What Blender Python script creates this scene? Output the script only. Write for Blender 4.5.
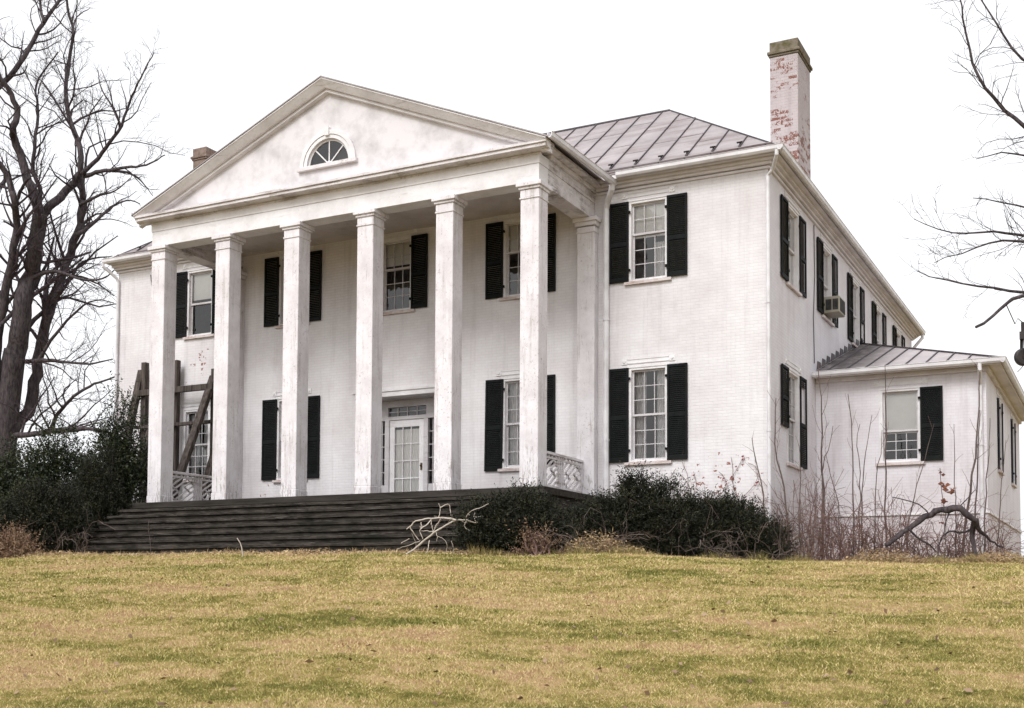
import bpy, math, random
import numpy as np
from mathutils import Vector, Matrix

sc = bpy.context.scene
for o in list(bpy.data.objects):
    bpy.data.objects.remove(o)
col = sc.collection

# ------------------------------------------------------------------ camera
CAM = np.array([17.5574, -27.0727, -2.4262])
YAW, PITCH, ROLL, FPX, PPY = 0.4770, 0.0488, 0.0052, 1190.26, 537.95
F = np.array([-math.sin(YAW)*math.cos(PITCH), math.cos(YAW)*math.cos(PITCH), math.sin(PITCH)])
_r = np.array([math.cos(YAW), math.sin(YAW), 0.0])
_u = np.cross(_r, F)
R = math.cos(ROLL)*_r + math.sin(ROLL)*_u
U = -math.sin(ROLL)*_r + math.cos(ROLL)*_u
cd = bpy.data.cameras.new('camera')
cam = bpy.data.objects.new('camera', cd)
col.objects.link(cam)
cd.sensor_width = 36.0
cd.lens = FPX*36.0/1024.0
cd.shift_y = (PPY - 354.0)/1024.0
cd.clip_start, cd.clip_end = 0.1, 3000.0
m4 = Matrix.Identity(4)
for i in range(3):
    m4[i][0], m4[i][1], m4[i][2], m4[i][3] = R[i], U[i], -F[i], CAM[i]
cam.matrix_world = m4
sc.camera = cam

def at(px, py, d):
    """world point seen at a pixel of the photograph, d metres deep"""
    return CAM + d*(F + R*(px-512.0)/FPX + U*(PPY-py)/FPX)

# ------------------------------------------------------------------ light
SUN_EL, SUN_AZ = math.radians(44), math.radians(184)     # azimuth clockwise from +Y
w = bpy.data.worlds.new('World')
sc.world = w
w.use_nodes = True
nt = w.node_tree
nt.nodes.clear()
sky = nt.nodes.new('ShaderNodeTexSky')
sky.sky_type = 'NISHITA'
sky.sun_disc = False
sky.sun_elevation = SUN_EL
sky.sun_rotation = SUN_AZ
sky.altitude = 100
sky.air_density = 1.0
sky.dust_density = 6.0
sky.ozone_density = 1.0
hs = nt.nodes.new('ShaderNodeHueSaturation')             # high thin overcast: the blue is veiled
hs.inputs['Saturation'].default_value = 0.10
mx = nt.nodes.new('ShaderNodeMix')
mx.data_type = 'RGBA'
mx.inputs[0].default_value = 0.6
mx.inputs[7].default_value = (9.0, 9.1, 9.35, 1)
bgn = nt.nodes.new('ShaderNodeBackground')
bgn.inputs['Strength'].default_value = 0.13
wo = nt.nodes.new('ShaderNodeOutputWorld')
nt.links.new(sky.outputs[0], hs.inputs['Color'])
nt.links.new(hs.outputs[0], mx.inputs[6])
nt.links.new(mx.outputs[2], bgn.inputs['Color'])
nt.links.new(bgn.outputs[0], wo.inputs['Surface'])
sl = bpy.data.lights.new('sun', 'SUN')
sl.energy = 1.35
sl.angle = math.radians(22)
sl.color = (1.0, 0.985, 0.975)
so = bpy.data.objects.new('sun', sl)
col.objects.link(so)
sdir = Vector((math.sin(SUN_AZ)*math.cos(SUN_EL), math.cos(SUN_AZ)*math.cos(SUN_EL), math.sin(SUN_EL)))
so.rotation_euler = sdir.to_track_quat('Z', 'Y').to_euler()
so.location = (0, -20, 40)
sc.view_settings.view_transform = 'Standard'
sc.view_settings.look = 'None'
sc.view_settings.exposure = 0.40
sc.view_settings.gamma = 1.0
sc.cycles.max_bounces = 6
sc.cycles.transparent_max_bounces = 12

# ------------------------------------------------------------------ mesh helpers
ORG = {}

class MB:
    def __init__(s):
        s.v, s.f, s.m = [], [], []
    def add(s, vs, fs, mi=0):
        b = len(s.v)
        s.v += [tuple(map(float, p)) for p in vs]
        for f in fs:
            s.f.append(tuple(i+b for i in f)); s.m.append(mi)
    def box(s, x0, x1, y0, y1, z0, z1, mi=0):
        s.add([(x0,y0,z0),(x1,y0,z0),(x1,y1,z0),(x0,y1,z0),(x0,y0,z1),(x1,y0,z1),(x1,y1,z1),(x0,y1,z1)],
              [(0,3,2,1),(4,5,6,7),(0,1,5,4),(1,2,6,5),(2,3,7,6),(3,0,4,7)], mi)
    def prism(s, poly, axis, a0, a1, mi=0):
        n = len(poly)
        def p(q, a):
            if axis == 'y': return (q[0], a, q[1])
            if axis == 'x': return (a, q[0], q[1])
            return (q[0], q[1], a)
        s.add([p(q, a0) for q in poly] + [p(q, a1) for q in poly],
              [tuple(range(n)), tuple(range(2*n-1, n-1, -1))] + [(i, (i+1) % n + 0, (i+1) % n + n, i+n) for i in range(n)], mi)
    def beam(s, p, q, wd, ht, up=(0,0,1), mi=0):
        p, q, up = Vector(p), Vector(q), Vector(up)
        d = (q-p).normalized()
        a = d.cross(up)
        if a.length < 1e-4: a = d.cross(Vector((0,1,0)))
        a.normalize(); b = a.cross(d).normalized()
        a *= wd/2; b *= ht/2
        s.add([p-a-b, p+a-b, p+a+b, p-a+b, q-a-b, q+a-b, q+a+b, q-a+b],
              [(0,3,2,1),(4,5,6,7),(0,1,5,4),(1,2,6,5),(2,3,7,6),(3,0,4,7)], mi)
    def tube(s, pts, rad, n=6, mi=0, cap=True):
        pts = [Vector(p) for p in pts]
        k = len(pts)
        if not hasattr(rad, '__len__'): rad = [rad]*k
        vs, fs = [], []
        ref = None
        for i in range(k):
            d = (pts[min(i+1, k-1)] - pts[max(i-1, 0)])
            if d.length < 1e-9: d = Vector((0,0,1))
            d.normalize()
            if ref is None:
                ref = d.orthogonal().normalized()
            else:
                ref = ref - d*ref.dot(d)
                if ref.length < 1e-6: ref = d.orthogonal()
                ref.normalize()
            b = d.cross(ref)
            for j in range(n):
                t = 2*math.pi*j/n
                vs.append(pts[i] + (ref*math.cos(t) + b*math.sin(t))*rad[i])
        for i in range(k-1):
            for j in range(n):
                fs.append((i*n+j, i*n+(j+1) % n, (i+1)*n+(j+1) % n, (i+1)*n+j))
        if cap:
            fs.append(tuple(range(n-1, -1, -1))); fs.append(tuple(range((k-1)*n, k*n)))
        s.add(vs, fs, mi)
    def build(s, name, mats, parent=None, local=False, smooth=False, bevel=0):
        me = bpy.data.meshes.new(name)
        off = (0,0,0) if (local or parent is None) else ORG.get(parent.name, (0,0,0))
        me.from_pydata([(p[0]-off[0], p[1]-off[1], p[2]-off[2]) for p in s.v], [], s.f)
        if not isinstance(mats, (list, tuple)): mats = [mats]
        for m in mats: me.materials.append(m)
        if len(mats) > 1: me.polygons.foreach_set('material_index', s.m)
        if smooth: me.polygons.foreach_set('use_smooth', [True]*len(me.polygons))
        me.update()
        o = bpy.data.objects.new(name, me)
        col.objects.link(o)
        if parent is not None:
            o.parent = parent
            ORG[o.name] = off
        if bevel:
            b = o.modifiers.new('bevel', 'BEVEL'); b.width = bevel; b.segments = 1; b.limit_method = 'ANGLE'
        return o

def thing(name, label, cat, loc=(0,0,0), group=None):
    o = bpy.data.objects.new(name, None)
    o.empty_display_size = 0.3
    col.objects.link(o)
    o.location = tuple(map(float, loc))
    ORG[o.name] = tuple(map(float, loc))
    return tag(o, label, cat, group)
def tag(o, label, cat, group=None):
    o['label'] = label; o['category'] = cat
    if group: o['group'] = group
    return o
def np_mesh(name, V, k, mat, parent=None, rnd=None, origin=(0,0,0)):
    """n separate k-sided faces from an (n,k,3) array"""
    n = V.shape[0]
    me = bpy.data.meshes.new(name)
    me.vertices.add(n*k)
    me.vertices.foreach_set('co', (V - np.array(origin)).astype(np.float32).ravel())
    me.loops.add(n*k)
    me.loops.foreach_set('vertex_index', np.arange(n*k, dtype=np.int32))
    me.polygons.add(n)
    me.polygons.foreach_set('loop_start', np.arange(0, n*k, k, dtype=np.int32))
    me.update(calc_edges=True)
    if rnd is not None:
        a = me.attributes.new('rnd', 'FLOAT', 'POINT')
        a.data.foreach_set('value', np.repeat(rnd, k).astype(np.float32))
    me.materials.append(mat)
    o = bpy.data.objects.new(name, me)
    col.objects.link(o)
    if parent is not None: o.parent = parent
    else: o.location = tuple(map(float, origin))
    return o

# ------------------------------------------------------------------ materials
def new_mat(name, rough=0.8, spec=0.3):
    m = bpy.data.materials.new(name); m.use_nodes = True
    b = m.node_tree.nodes['Principled BSDF']
    b.inputs['Roughness'].default_value = rough
    b.inputs['Specular IOR Level'].default_value = spec
    return m, m.node_tree, b
def N(t, kind, **kw):
    n = t.nodes.new(kind)
    for k, v in kw.items():
        if k.startswith('i_'):
            n.inputs[k[2:].replace('_', ' ')].default_value = v
        else: setattr(n, k, v)
    return n
def coord(t, scale=(1,1,1), out='Object'):
    tc = N(t, 'ShaderNodeTexCoord'); mp = N(t, 'ShaderNodeMapping')
    mp.inputs['Scale'].default_value = scale
    t.links.new(tc.outputs[out], mp.inputs[0]); return mp.outputs[0]
def noise(t, vec, scale, detail=4, rough=0.6):
    n = N(t, 'ShaderNodeTexNoise'); n.inputs['Scale'].default_value = scale
    n.inputs['Detail'].default_value = detail; n.inputs['Roughness'].default_value = rough
    t.links.new(vec, n.inputs['Vector']); return n.outputs['Fac']
def ramp(t, fac, p0, p1, c0=(0,0,0,1), c1=(1,1,1,1)):
    r = N(t, 'ShaderNodeValToRGB')
    r.color_ramp.elements[0].position = p0; r.color_ramp.elements[1].position = p1
    r.color_ramp.elements[0].color = c0; r.color_ramp.elements[1].color = c1
    t.links.new(fac, r.inputs[0]); return r.outputs[0]
def mix(t, fac, a, b, mode='MIX'):
    n = N(t, 'ShaderNodeMix', data_type='RGBA', blend_type=mode)
    for sock, v in ((n.inputs[0], fac), (n.inputs[6], a), (n.inputs[7], b)):
        if hasattr(v, 'links') or isinstance(v, bpy.types.NodeSocket): t.links.new(v, sock)
        elif isinstance(v, (int, float)): sock.default_value = v
        else: sock.default_value = (*v, 1) if len(v) == 3 else v
    return n.outputs[2]
def mth(t, op, a, b=0.0, clamp=False):
    n = N(t, 'ShaderNodeMath', operation=op, use_clamp=clamp)
    for i, v in enumerate((a, b)):
        if isinstance(v, bpy.types.NodeSocket): t.links.new(v, n.inputs[i])
        else: n.inputs[i].default_value = v
    return n.outputs[0]
def bump(t, b, h, strength, dist=0.02):
    n = N(t, 'ShaderNodeBump'); n.inputs['Strength'].default_value = strength; n.inputs['Distance'].default_value = dist
    t.links.new(h, n.inputs['Height']); t.links.new(n.outputs[0], b.inputs['Normal'])

WHITE = (0.755, 0.742, 0.756)
BRICKRED = (0.26, 0.085, 0.055)

def painted_brick(name, peel_spots=(), peel=0.0, axis='xz', base=WHITE, red=None, fine=1.0):
    """white painted brick: courses show as relief, paint flaked off to red brick in spots"""
    m, t, b = new_mat(name, 0.75, 0.25)
    tc = N(t, 'ShaderNodeTexCoord'); sp = N(t, 'ShaderNodeSeparateXYZ'); t.links.new(tc.outputs['Object'], sp.inputs[0])
    cb = N(t, 'ShaderNodeCombineXYZ')
    if axis == 'both':
        t.links.new(mth(t, 'ADD', sp.outputs[0], sp.outputs[1]), cb.inputs[0])
    else: t.links.new(sp.outputs[0], cb.inputs[0])
    t.links.new(sp.outputs[2], cb.inputs[1])
    br = N(t, 'ShaderNodeTexBrick')
    for k, v in (('Scale', 1.0), ('Mortar Size', 0.008), ('Mortar Smooth', 0.5), ('Brick Width', 0.22), ('Row Height', 0.076)):
        br.inputs[k].default_value = v
    br.inputs['Color1'].default_value = (1,1,1,1); br.inputs['Color2'].default_value = (0.96,0.955,0.96,1); br.inputs['Mortar'].default_value = (0.90,0.885,0.89,1)
    t.links.new(cb.outputs[0], br.inputs['Vector'])
    v = tc.outputs['Object']
    c = mix(t, 1.0, base, br.outputs['Color'], 'MULTIPLY')
    big = ramp(t, noise(t, v, 0.55, 5, 0.65), 0.35, 0.68, (1,1,1,1), (0.82,0.79,0.785,1))
    c = mix(t, 1.0, c, big, 'MULTIPLY')
    mpv = coord(t, (2.2, 2.2, 0.16))
    streak = ramp(t, noise(t, mpv, 1.6, 5, 0.7), 0.52, 0.8, (1,1,1,1), (0.74,0.72,0.72,1))
    c = mix(t, 0.8, c, streak, 'MULTIPLY')
    # green-grey dirt splashed up at the foot of the wall
    foot = N(t, 'ShaderNodeMapRange', clamp=True); t.links.new(sp.outputs[2], foot.inputs[0])
    foot.inputs[1].default_value = -1.5; foot.inputs[2].default_value = 0.6; foot.inputs[3].default_value = 1; foot.inputs[4].default_value = 0
    fm = mth(t, 'MULTIPLY', foot.outputs[0], noise(t, v, 1.8, 5, 0.7))
    c = mix(t, fm, c, (0.42, 0.33, 0.31))
    fsc = fine
    fine = noise(t, v, 14*fsc, 3, 0.6)
    mid = noise(t, v, 5.0*fsc, 3, 0.7)
    b2 = N(t, 'ShaderNodeTexBrick')
    for k, vv in (('Scale', 1.0), ('Mortar Size', 0.0), ('Brick Width', 0.22), ('Row Height', 0.076)):
        b2.inputs[k].default_value = vv
    b2.inputs['Color1'].default_value = (0,0,0,1); b2.inputs['Color2'].default_value = (1,1,1,1)
    t.links.new(cb.outputs[0], b2.inputs['Vector'])
    thr = mth(t, 'ADD', mth(t, 'ADD', mth(t, 'MULTIPLY', fine, 0.40), mth(t, 'MULTIPLY', mid, 0.38)), mth(t, 'MULTIPLY', b2.outputs['Color'], 0.22))
    lvl = mth(t, 'MULTIPLY', foot.outputs[0], 0.12)
    if peel:
        pm = noise(t, v, 0.9, 3, 0.6)
        lvl = mth(t, 'ADD', lvl, mth(t, 'MULTIPLY', ramp(t, pm, 0.42, 0.7), peel))
    for (px, pz, rr, amt) in peel_spots:
        dx = mth(t, 'SUBTRACT', sp.outputs[0], px); dz = mth(t, 'SUBTRACT', sp.outputs[2], pz)
        d = mth(t, 'SQRT', mth(t, 'ADD', mth(t, 'MULTIPLY', dx, dx), mth(t, 'MULTIPLY', dz, dz)))
        s = mth(t, 'SUBTRACT', 1.0, mth(t, 'DIVIDE', d, rr), True)
        lvl = mth(t, 'ADD', lvl, mth(t, 'MULTIPLY', s, amt))
    mask = mth(t, 'GREATER_THAN', mth(t, 'ADD', thr, lvl), 0.775)
    red = mix(t, noise(t, v, 9, 2), red or BRICKRED, (0.27, 0.13, 0.10))
    c = mix(t, mask, c, red)
    t.links.new(c, b.inputs['Base Color'])
    hgt = mth(t, 'ADD', mth(t, 'MULTIPLY', br.outputs['Fac'], -1.0), mth(t, 'MULTIPLY', fine, 0.5))
    bump(t, b, hgt, 0.38, 0.010)
    return m

def painted_wood(name, base=WHITE, wear=0.5, dirt=(0.30, 0.26, 0.24), vertical=False, rough=0.6, foot=None):
    m, t, b = new_mat(name, rough, 0.3)
    v = coord(t)
    sv = coord(t, (6, 6, 0.35) if vertical else (0.8, 0.8, 9))
    c = mix(t, 1.0, base, ramp(t, noise(t, v, 1.3, 6, 0.7), 0.4, 0.72, (1,1,1,1), (0.77,0.745,0.74,1)), 'MULTIPLY')
    st = ramp(t, noise(t, sv, 1.5, 6, 0.75), 0.60-0.10*wear, 0.70-0.11*wear)
    patch = ramp(t, noise(t, v, 1.1, 5, 0.75), 0.40, 0.60)
    c = mix(t, mth(t, 'MULTIPLY', mth(t, 'MULTIPLY', st, patch), min(wear, 1.0)), c, dirt)
    fl = mth(t, 'GREATER_THAN', noise(t, v, 15, 5, 0.8), 0.69 - 0.115*min(wear, 1.1))
    c = mix(t, mth(t, 'MULTIPLY', mth(t, 'MULTIPLY', fl, patch), 0.75), c, (0.33, 0.27, 0.24))
    if foot is not None:                                  # paint crazed and split near the base
        sp = N(t, 'ShaderNodeSeparateXYZ'); t.links.new(v, sp.inputs[0])
        mr = N(t, 'ShaderNodeMapRange', clamp=True); t.links.new(sp.outputs[2], mr.inputs[0])
        for i_, q_ in ((1, foot), (2, foot+1.3), (3, 0.15), (4, 0.0)): mr.inputs[i_].default_value = q_
        ck = mth(t, 'GREATER_THAN', mth(t, 'ADD', noise(t, coord(t, (9, 9, 1.3)), 2.0, 5, 0.75), mr.outputs[0]), 0.66)
        c = mix(t, mth(t, 'MULTIPLY', ck, 0.7), c, (0.30, 0.27, 0.26))
    t.links.new(c, b.inputs['Base Color'])
    bump(t, b, noise(t, sv, 3, 5, 0.7), 0.25, 0.01)
    return m

def plain(name, c0, c1, scale=3.0, rough=0.7, spec=0.3, sc3=(1,1,1), bmp=0.0, p=(0.35, 0.65)):
    m, t, b = new_mat(name, rough, spec)
    v = coord(t, sc3)
    n = noise(t, v, scale, 5, 0.65)
    t.links.new(ramp(t, n, p[0], p[1], (*c0, 1), (*c1, 1)), b.inputs['Base Color'])
    if bmp: bump(t, b, n, bmp, 0.02)
    return m

def leaf_mat(name, cols, scale=1.2, rough=0.6, trans=0.0):
    """colour by clump noise and by each leaf's own random number"""
    m, t, b = new_mat(name, rough, 0.25)
    at_ = N(t, 'ShaderNodeAttribute', attribute_name='rnd')
    n = noise(t, coord(t), scale, 3, 0.6)
    f = mth(t, 'ADD', mth(t, 'MULTIPLY', n, 0.6), mth(t, 'MULTIPLY', at_.outputs['Fac'], 0.4))
    r = N(t, 'ShaderNodeValToRGB')
    el = r.color_ramp.elements
    el[0].position = 0.25; el[0].color = (*cols[0], 1)
    el[1].position = 0.75; el[1].color = (*cols[-1], 1)
    for i, c in enumerate(cols[1:-1]):
        e = el.new(0.25 + 0.5*(i+1)/(len(cols)-1)); e.color = (*c, 1)
    t.links.new(f, r.inputs[0]); t.links.new(r.outputs[0], b.inputs['Base Color'])
    return m

M = {}
M['wall'] = painted_brick('painted_brick_wall', [(-6.9, 4.55, 0.9, 0.22), (-7.3, 3.9, 0.5, 0.16), (-3.4, 0.35, 0.7, 0.20), (-4.5, 0.5, 0.8, 0.18), (8.6, 0.45, 1.2, 0.16), (9.7, 5.6, 1.1, 0.10), (9.2, 4.2, 1.0, 0.10), (9.9, 0.6, 1.3, 0.16)])
M['side'] = painted_brick('painted_brick_side', [(2.2, 4.6, 1.4, 0.06)], base=(0.745, 0.73, 0.765))
M['wing'] = painted_brick('painted_brick_wing', [(3.25, 1.3, 0.35, 0.14), (1.0, -0.6, 1.5, 0.10)], base=(0.745, 0.725, 0.76))
M['chim'] = painted_brick('painted_brick_chimney', [(9.55, 13.4, 1.1, .16), (9.85, 10.7, 1.5, .21), (9.35, 11.9, .7, .12), (10.0, 12.0, 2.4, .09)], peel=0.09, axis='both', base=(0.50, 0.45, 0.455), red=(0.13, 0.05, 0.04), fine=2.2)
M['trim'] = painted_wood('white_trim', wear=0.35)
M['worn'] = painted_wood('weathered_trim', base=(0.69, 0.66, 0.675), wear=0.95)
M['rake'] = painted_wood('rake_paint', base=(0.73, 0.71, 0.725), wear=0.5)
M['soffit'] = painted_wood('soffit_paint', base=(0.72, 0.69, 0.705), wear=0.35)
M['column'] = painted_wood('column_paint', base=(0.745, 0.72, 0.745), wear=0.85, dirt=(0.45, 0.41, 0.40), vertical=True, rough=0.75, foot=1.4)
M['cracked'] = painted_wood('cracked_beam_paint', base=(0.69, 0.66, 0.675), wear=1.5, dirt=(0.20, 0.17, 0.16))
M['stucco'] = plain('tympanum_stucco', (0.68, 0.655, 0.675), (0.47, 0.45, 0.455), 1.3, 0.85, 0.2, bmp=0.15, p=(0.45, 0.70))
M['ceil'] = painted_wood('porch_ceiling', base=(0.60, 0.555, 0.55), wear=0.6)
M['gutter'] = plain('gutter_paint', (0.72, 0.71, 0.735), (0.55, 0.53, 0.545), 2.0, 0.4, 0.5)
M['sill'] = painted_wood('sill_paint', base=(0.62, 0.56, 0.55), wear=1.0, dirt=(0.30, 0.16, 0.11))
M['sash'] = painted_wood('sash_paint', base=(0.58, 0.56, 0.575), wear=0.6)
M['shutter'] = plain('shutter_paint', (0.005, 0.006, 0.006), (0.011, 0.013, 0.013), 4.0, 0.7, 0.12)
M['shutter_blue'] = plain('shutter_blue_paint', (0.008, 0.010, 0.018), (0.020, 0.023, 0.040), 4.0, 0.6, 0.2)
M['room'] = plain('room_gloom', (0.10, 0.09, 0.085), (0.14, 0.13, 0.12), 2.0)  # dark tone painted in for the gloom of unlit rooms
M['blind'] = plain('roller_blind', (0.80, 0.78, 0.76), (0.86, 0.84, 0.82), 3.0)
M['curtain'] = plain('lace_curtain', (0.45, 0.43, 0.43), (0.75, 0.73, 0.73), 18.0, 0.9, 0.1, (3, 1, 0.4))
M['roof'] = None
def steps_mat():
    m, t, b = new_mat('weathered_step_boards', 0.9, 0.1)
    v = coord(t, (0.9, 2.0, 6.0))
    c = ramp(t, noise(t, v, 2.2, 6, 0.75), 0.36, 0.66, (0.009, 0.008, 0.007, 1), (0.072, 0.061, 0.051, 1))
    v2 = coord(t, (1.1, 1, 26))
    c = mix(t, ramp(t, noise(t, v2, 2.0, 5, 0.75), 0.56, 0.70), c, (0.17, 0.15, 0.135))
    c = mix(t, ramp(t, noise(t, coord(t), 1.1, 4, 0.7), 0.52, 0.70), c, (0.016, 0.016, 0.012))
    t.links.new(c, b.inputs['Base Color'])
    bump(t, b, noise(t, v2, 3.0, 5, 0.7), 0.4, 0.015)
    return m
M['steps'] = steps_mat()
M['floor'] = plain('porch_boards', (0.022, 0.019, 0.016), (0.055, 0.048, 0.042), 1.6, 0.85, 0.1, (0.5, 6, 6))
M['timber'] = plain('grey_timber', (0.035, 0.028, 0.025), (0.115, 0.095, 0.085), 2.5, 0.9, 0.1, (6, 6, 0.6), 0.4)
M['ac'] = plain('beige_metal', (0.30, 0.28, 0.22), (0.36, 0.33, 0.27), 4.0, 0.5)
M['acdark'] = plain('dark_grille', (0.02, 0.02, 0.02), (0.05, 0.05, 0.05), 9.0, 0.7)
M['iron'] = plain('dark_iron', (0.015, 0.014, 0.016), (0.04, 0.03, 0.028), 9.0, 0.6, 0.4)
M['rust'] = plain('rusty_iron', (0.05, 0.02, 0.012), (0.10, 0.045, 0.02), 20.0, 0.9, 0.1)
M['cable'] = plain('black_cable', (0.05, 0.05, 0.05), (0.08, 0.08, 0.08), 9.0)
M['brass'] = plain('dark_brass', (0.06, 0.04, 0.02), (0.1, 0.07, 0.03), 9.0, 0.4)
M['bark'] = plain('grey_bark', (0.034, 0.028, 0.032), (0.105, 0.088, 0.090), 3.0, 0.95, 0.1, (5, 5, 1.2), 0.9)
M['twig'] = plain('twig_bark', (0.040, 0.031, 0.037), (0.085, 0.066, 0.072), 4.0, 0.9, 0.1)
M['cane'] = plain('reddish_cane', (0.105, 0.062, 0.055), (0.23, 0.145, 0.125), 3.0, 0.85, 0.1)
M['sapl'] = plain('sapling_bark', (0.075, 0.055, 0.050), (0.16, 0.125, 0.11), 3.0, 0.9, 0.1)
M['pale'] = plain('bleached_wood', (0.42, 0.36, 0.30), (0.62, 0.55, 0.48), 5.0, 0.85, 0.1)
M['yew'] = leaf_mat('yew_needles', [(0.005, 0.006, 0.003), (0.015, 0.017, 0.008), (0.056, 0.054, 0.026)], 2.5)
M['broad'] = leaf_mat('evergreen_leaves', [(0.007, 0.011, 0.005), (0.020, 0.028, 0.011), (0.075, 0.085, 0.035)], 2.0, 0.45)
M['dry'] = leaf_mat('dry_leaves', [(0.10, 0.06, 0.04), (0.22, 0.14, 0.09), (0.36, 0.26, 0.17)], 2.0, 0.9)
M['straw'] = leaf_mat('dry_straw', [(0.20, 0.13, 0.08), (0.38, 0.27, 0.15), (0.58, 0.44, 0.26)], 1.5, 0.9)
M['tallgrass'] = leaf_mat('rank_grass', [(0.13, 0.13, 0.035), (0.30, 0.25, 0.09), (0.52, 0.40, 0.20)], 1.2, 0.9)
M['rustleaf'] = leaf_mat('rust_leaves', [(0.07, 0.028, 0.02), (0.16, 0.06, 0.035), (0.36, 0.15, 0.07)], 8.0, 0.8)

def roof_mat():
    m, t, b = new_mat('standing_seam_metal', 0.55, 0.4)
    v = coord(t)
    c = ramp(t, noise(t, v, 0.9, 6, 0.7), 0.3, 0.72, (0.39, 0.35, 0.355, 1), (0.24, 0.215, 0.22, 1))
    sv = coord(t, (0.25, 2.2, 2.2))
    c = mix(t, mth(t, 'MULTIPLY', ramp(t, noise(t, sv, 1.5, 6, 0.75), 0.47, 0.66), 0.7), c, (0.17, 0.12, 0.115))
    c = mix(t, mth(t, 'GREATER_THAN', noise(t, v, 6, 4, 0.75), 0.67), c, (0.13, 0.10, 0.10))
    t.links.new(c, b.inputs['Base Color'])
    return m
M['roof'] = roof_mat()
def wing_roof_mat():
    m, t, b = new_mat('mottled_wing_roof', 0.5, 0.45)
    v = coord(t)
    c = ramp(t, noise(t, v, 1.2, 6, 0.7), 0.3, 0.72, (0.48, 0.43, 0.43, 1), (0.33, 0.29, 0.30, 1))
    sp = N(t, 'ShaderNodeSeparateXYZ'); tc = N(t, 'ShaderNodeTexCoord'); t.links.new(tc.outputs['Object'], sp.inputs[0])
    f = mth(t, 'SUBTRACT', 1.0, mth(t, 'DIVIDE', mth(t, 'SUBTRACT', sp.outputs[0], 10.2), 2.2), True)
    f = mth(t, 'MULTIPLY', ramp(t, noise(t, v, 2.0, 6, 0.75), 0.25, 0.5), mth(t, 'MULTIPLY', f, 1.4, True), True)
    c = mix(t, f, c, (0.055, 0.045, 0.045))              # blotchy, darker towards the house side
    t.links.new(c, b.inputs['Base Color'])
    return m
M['wingroof'] = wing_roof_mat()
M['seam'] = plain('seam_dark', (0.05, 0.042, 0.05), (0.10, 0.085, 0.09), 6.0, 0.6)
def glass_mat():
    m = bpy.data.materials.new('window_glass'); m.use_nodes = True
    t = m.node_tree; t.nodes.clear()
    o = N(t, 'ShaderNodeOutputMaterial'); mxs = N(t, 'ShaderNodeMixShader')
    tr = N(t, 'ShaderNodeBsdfTransparent'); tr.inputs[0].default_value = (0.92, 0.925, 0.92, 1)
    gl = N(t, 'ShaderNodeBsdfGlossy'); gl.inputs['Roughness'].default_value = 0.02
    gl.inputs['Color'].default_value = (0.95, 0.95, 0.95, 1)
    fr = N(t, 'ShaderNodeFresnel'); fr.inputs['IOR'].default_value = 1.6
    nz = noise(t, coord(t), 2.2, 2, 0.5)
    bp = N(t, 'ShaderNodeBump'); bp.inputs['Strength'].default_value = 0.12; bp.inputs['Distance'].default_value = 0.05
    t.links.new(nz, bp.inputs['Height']); t.links.new(bp.outputs[0], gl.inputs['Normal'])
    k = mth(t, 'MULTIPLY', mth(t, 'POWER', fr.outputs[0], 1.3), 2.7, True)
    t.links.new(k, mxs.inputs[0]); t.links.new(tr.outputs[0], mxs.inputs[1]); t.links.new(gl.outputs[0], mxs.inputs[2])
    t.links.new(mxs.outputs[0], o.inputs[0])
    return m
M['glass'] = glass_mat()

# ------------------------------------------------------------------ ground
def gz(x, y):
    s = np.maximum(0.0, -(np.asarray(y, float) + 5.0))
    z = -1.46 - 0.126*(np.sqrt(s*s + 6.0) - math.sqrt(6.0))
    z = np.maximum(z, -4.9 - 0.01*np.maximum(0, s-30))
    b = np.maximum(0.0, np.asarray(y, float) - 26.0)
    z = z - 0.10*(np.sqrt(b*b + 100.0) - 10.0)*(b > 0)
    z = np.maximum(z, -14.0)
    x = np.asarray(x, float)
    z = z - 0.034*np.clip(x-3.5, 0, 12) * np.clip((4.0-np.asarray(y, float))/4.5, 0.0, 1.0)
    z = z + 0.035*np.sin(x*0.55+0.4)*np.sin(np.asarray(y)*0.31+1.0) + 0.02*np.sin(x*1.3+y*0.7) + 0.013*np.sin(y*2.6+0.8*np.sin(x*0.7))*np.sin(x*0.9+0.5) + 0.010*np.sin(x*2.9-y*1.7)*np.sin(y*1.1)
    return z
def lawn_mat(name, blades):
    m, t, b = new_mat(name, 0.95, 0.05)
    v = coord(t)
    v2 = coord(t, (0.8, 1.25, 0.2))
    n1 = noise(t, v2, 0.5, 6, 0.75)
    n2 = noise(t, v, 1.9, 5, 0.75)
    n3 = noise(t, v, 16, 3, 0.7)
    f = mth(t, 'ADD', mth(t, 'MULTIPLY', n1, 0.62), mth(t, 'ADD', mth(t, 'MULTIPLY', n2, 0.34), mth(t, 'MULTIPLY', n3, 0.10)))
    if blades:
        at_ = N(t, 'ShaderNodeAttribute', attribute_name='rnd')
        f = mth(t, 'ADD', f, mth(t, 'MULTIPLY', mth(t, 'SUBTRACT', at_.outputs['Fac'], 0.5), 0.20))
    r = N(t, 'ShaderNodeValToRGB'); el = r.color_ramp.elements
    for e in ((0.42, (0.145, 0.155, 0.042)), (0.475, (0.285, 0.262, 0.075)), (0.525, (0.43, 0.375, 0.130)), (0.585, (0.66, 0.52, 0.285)), (0.68, (0.40, 0.25, 0.15))):
        if e[0] == 0.42: x = el[0]; x.position = e[0]
        elif e[0] == 0.68: x = el[-1]; x.position = e[0]
        else: x = el.new(e[0])
        x.color = (*e[1], 1)
    t.links.new(f, r.inputs[0])
    c = r.outputs[0]
    if not blades:
        c = mix(t, 1.0, c, (0.50, 0.44, 0.42), 'MULTIPLY')
        bump(t, b, n3, 0.5, 0.03)
    t.links.new(c, b.inputs['Base Color'])
    return m
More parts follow.
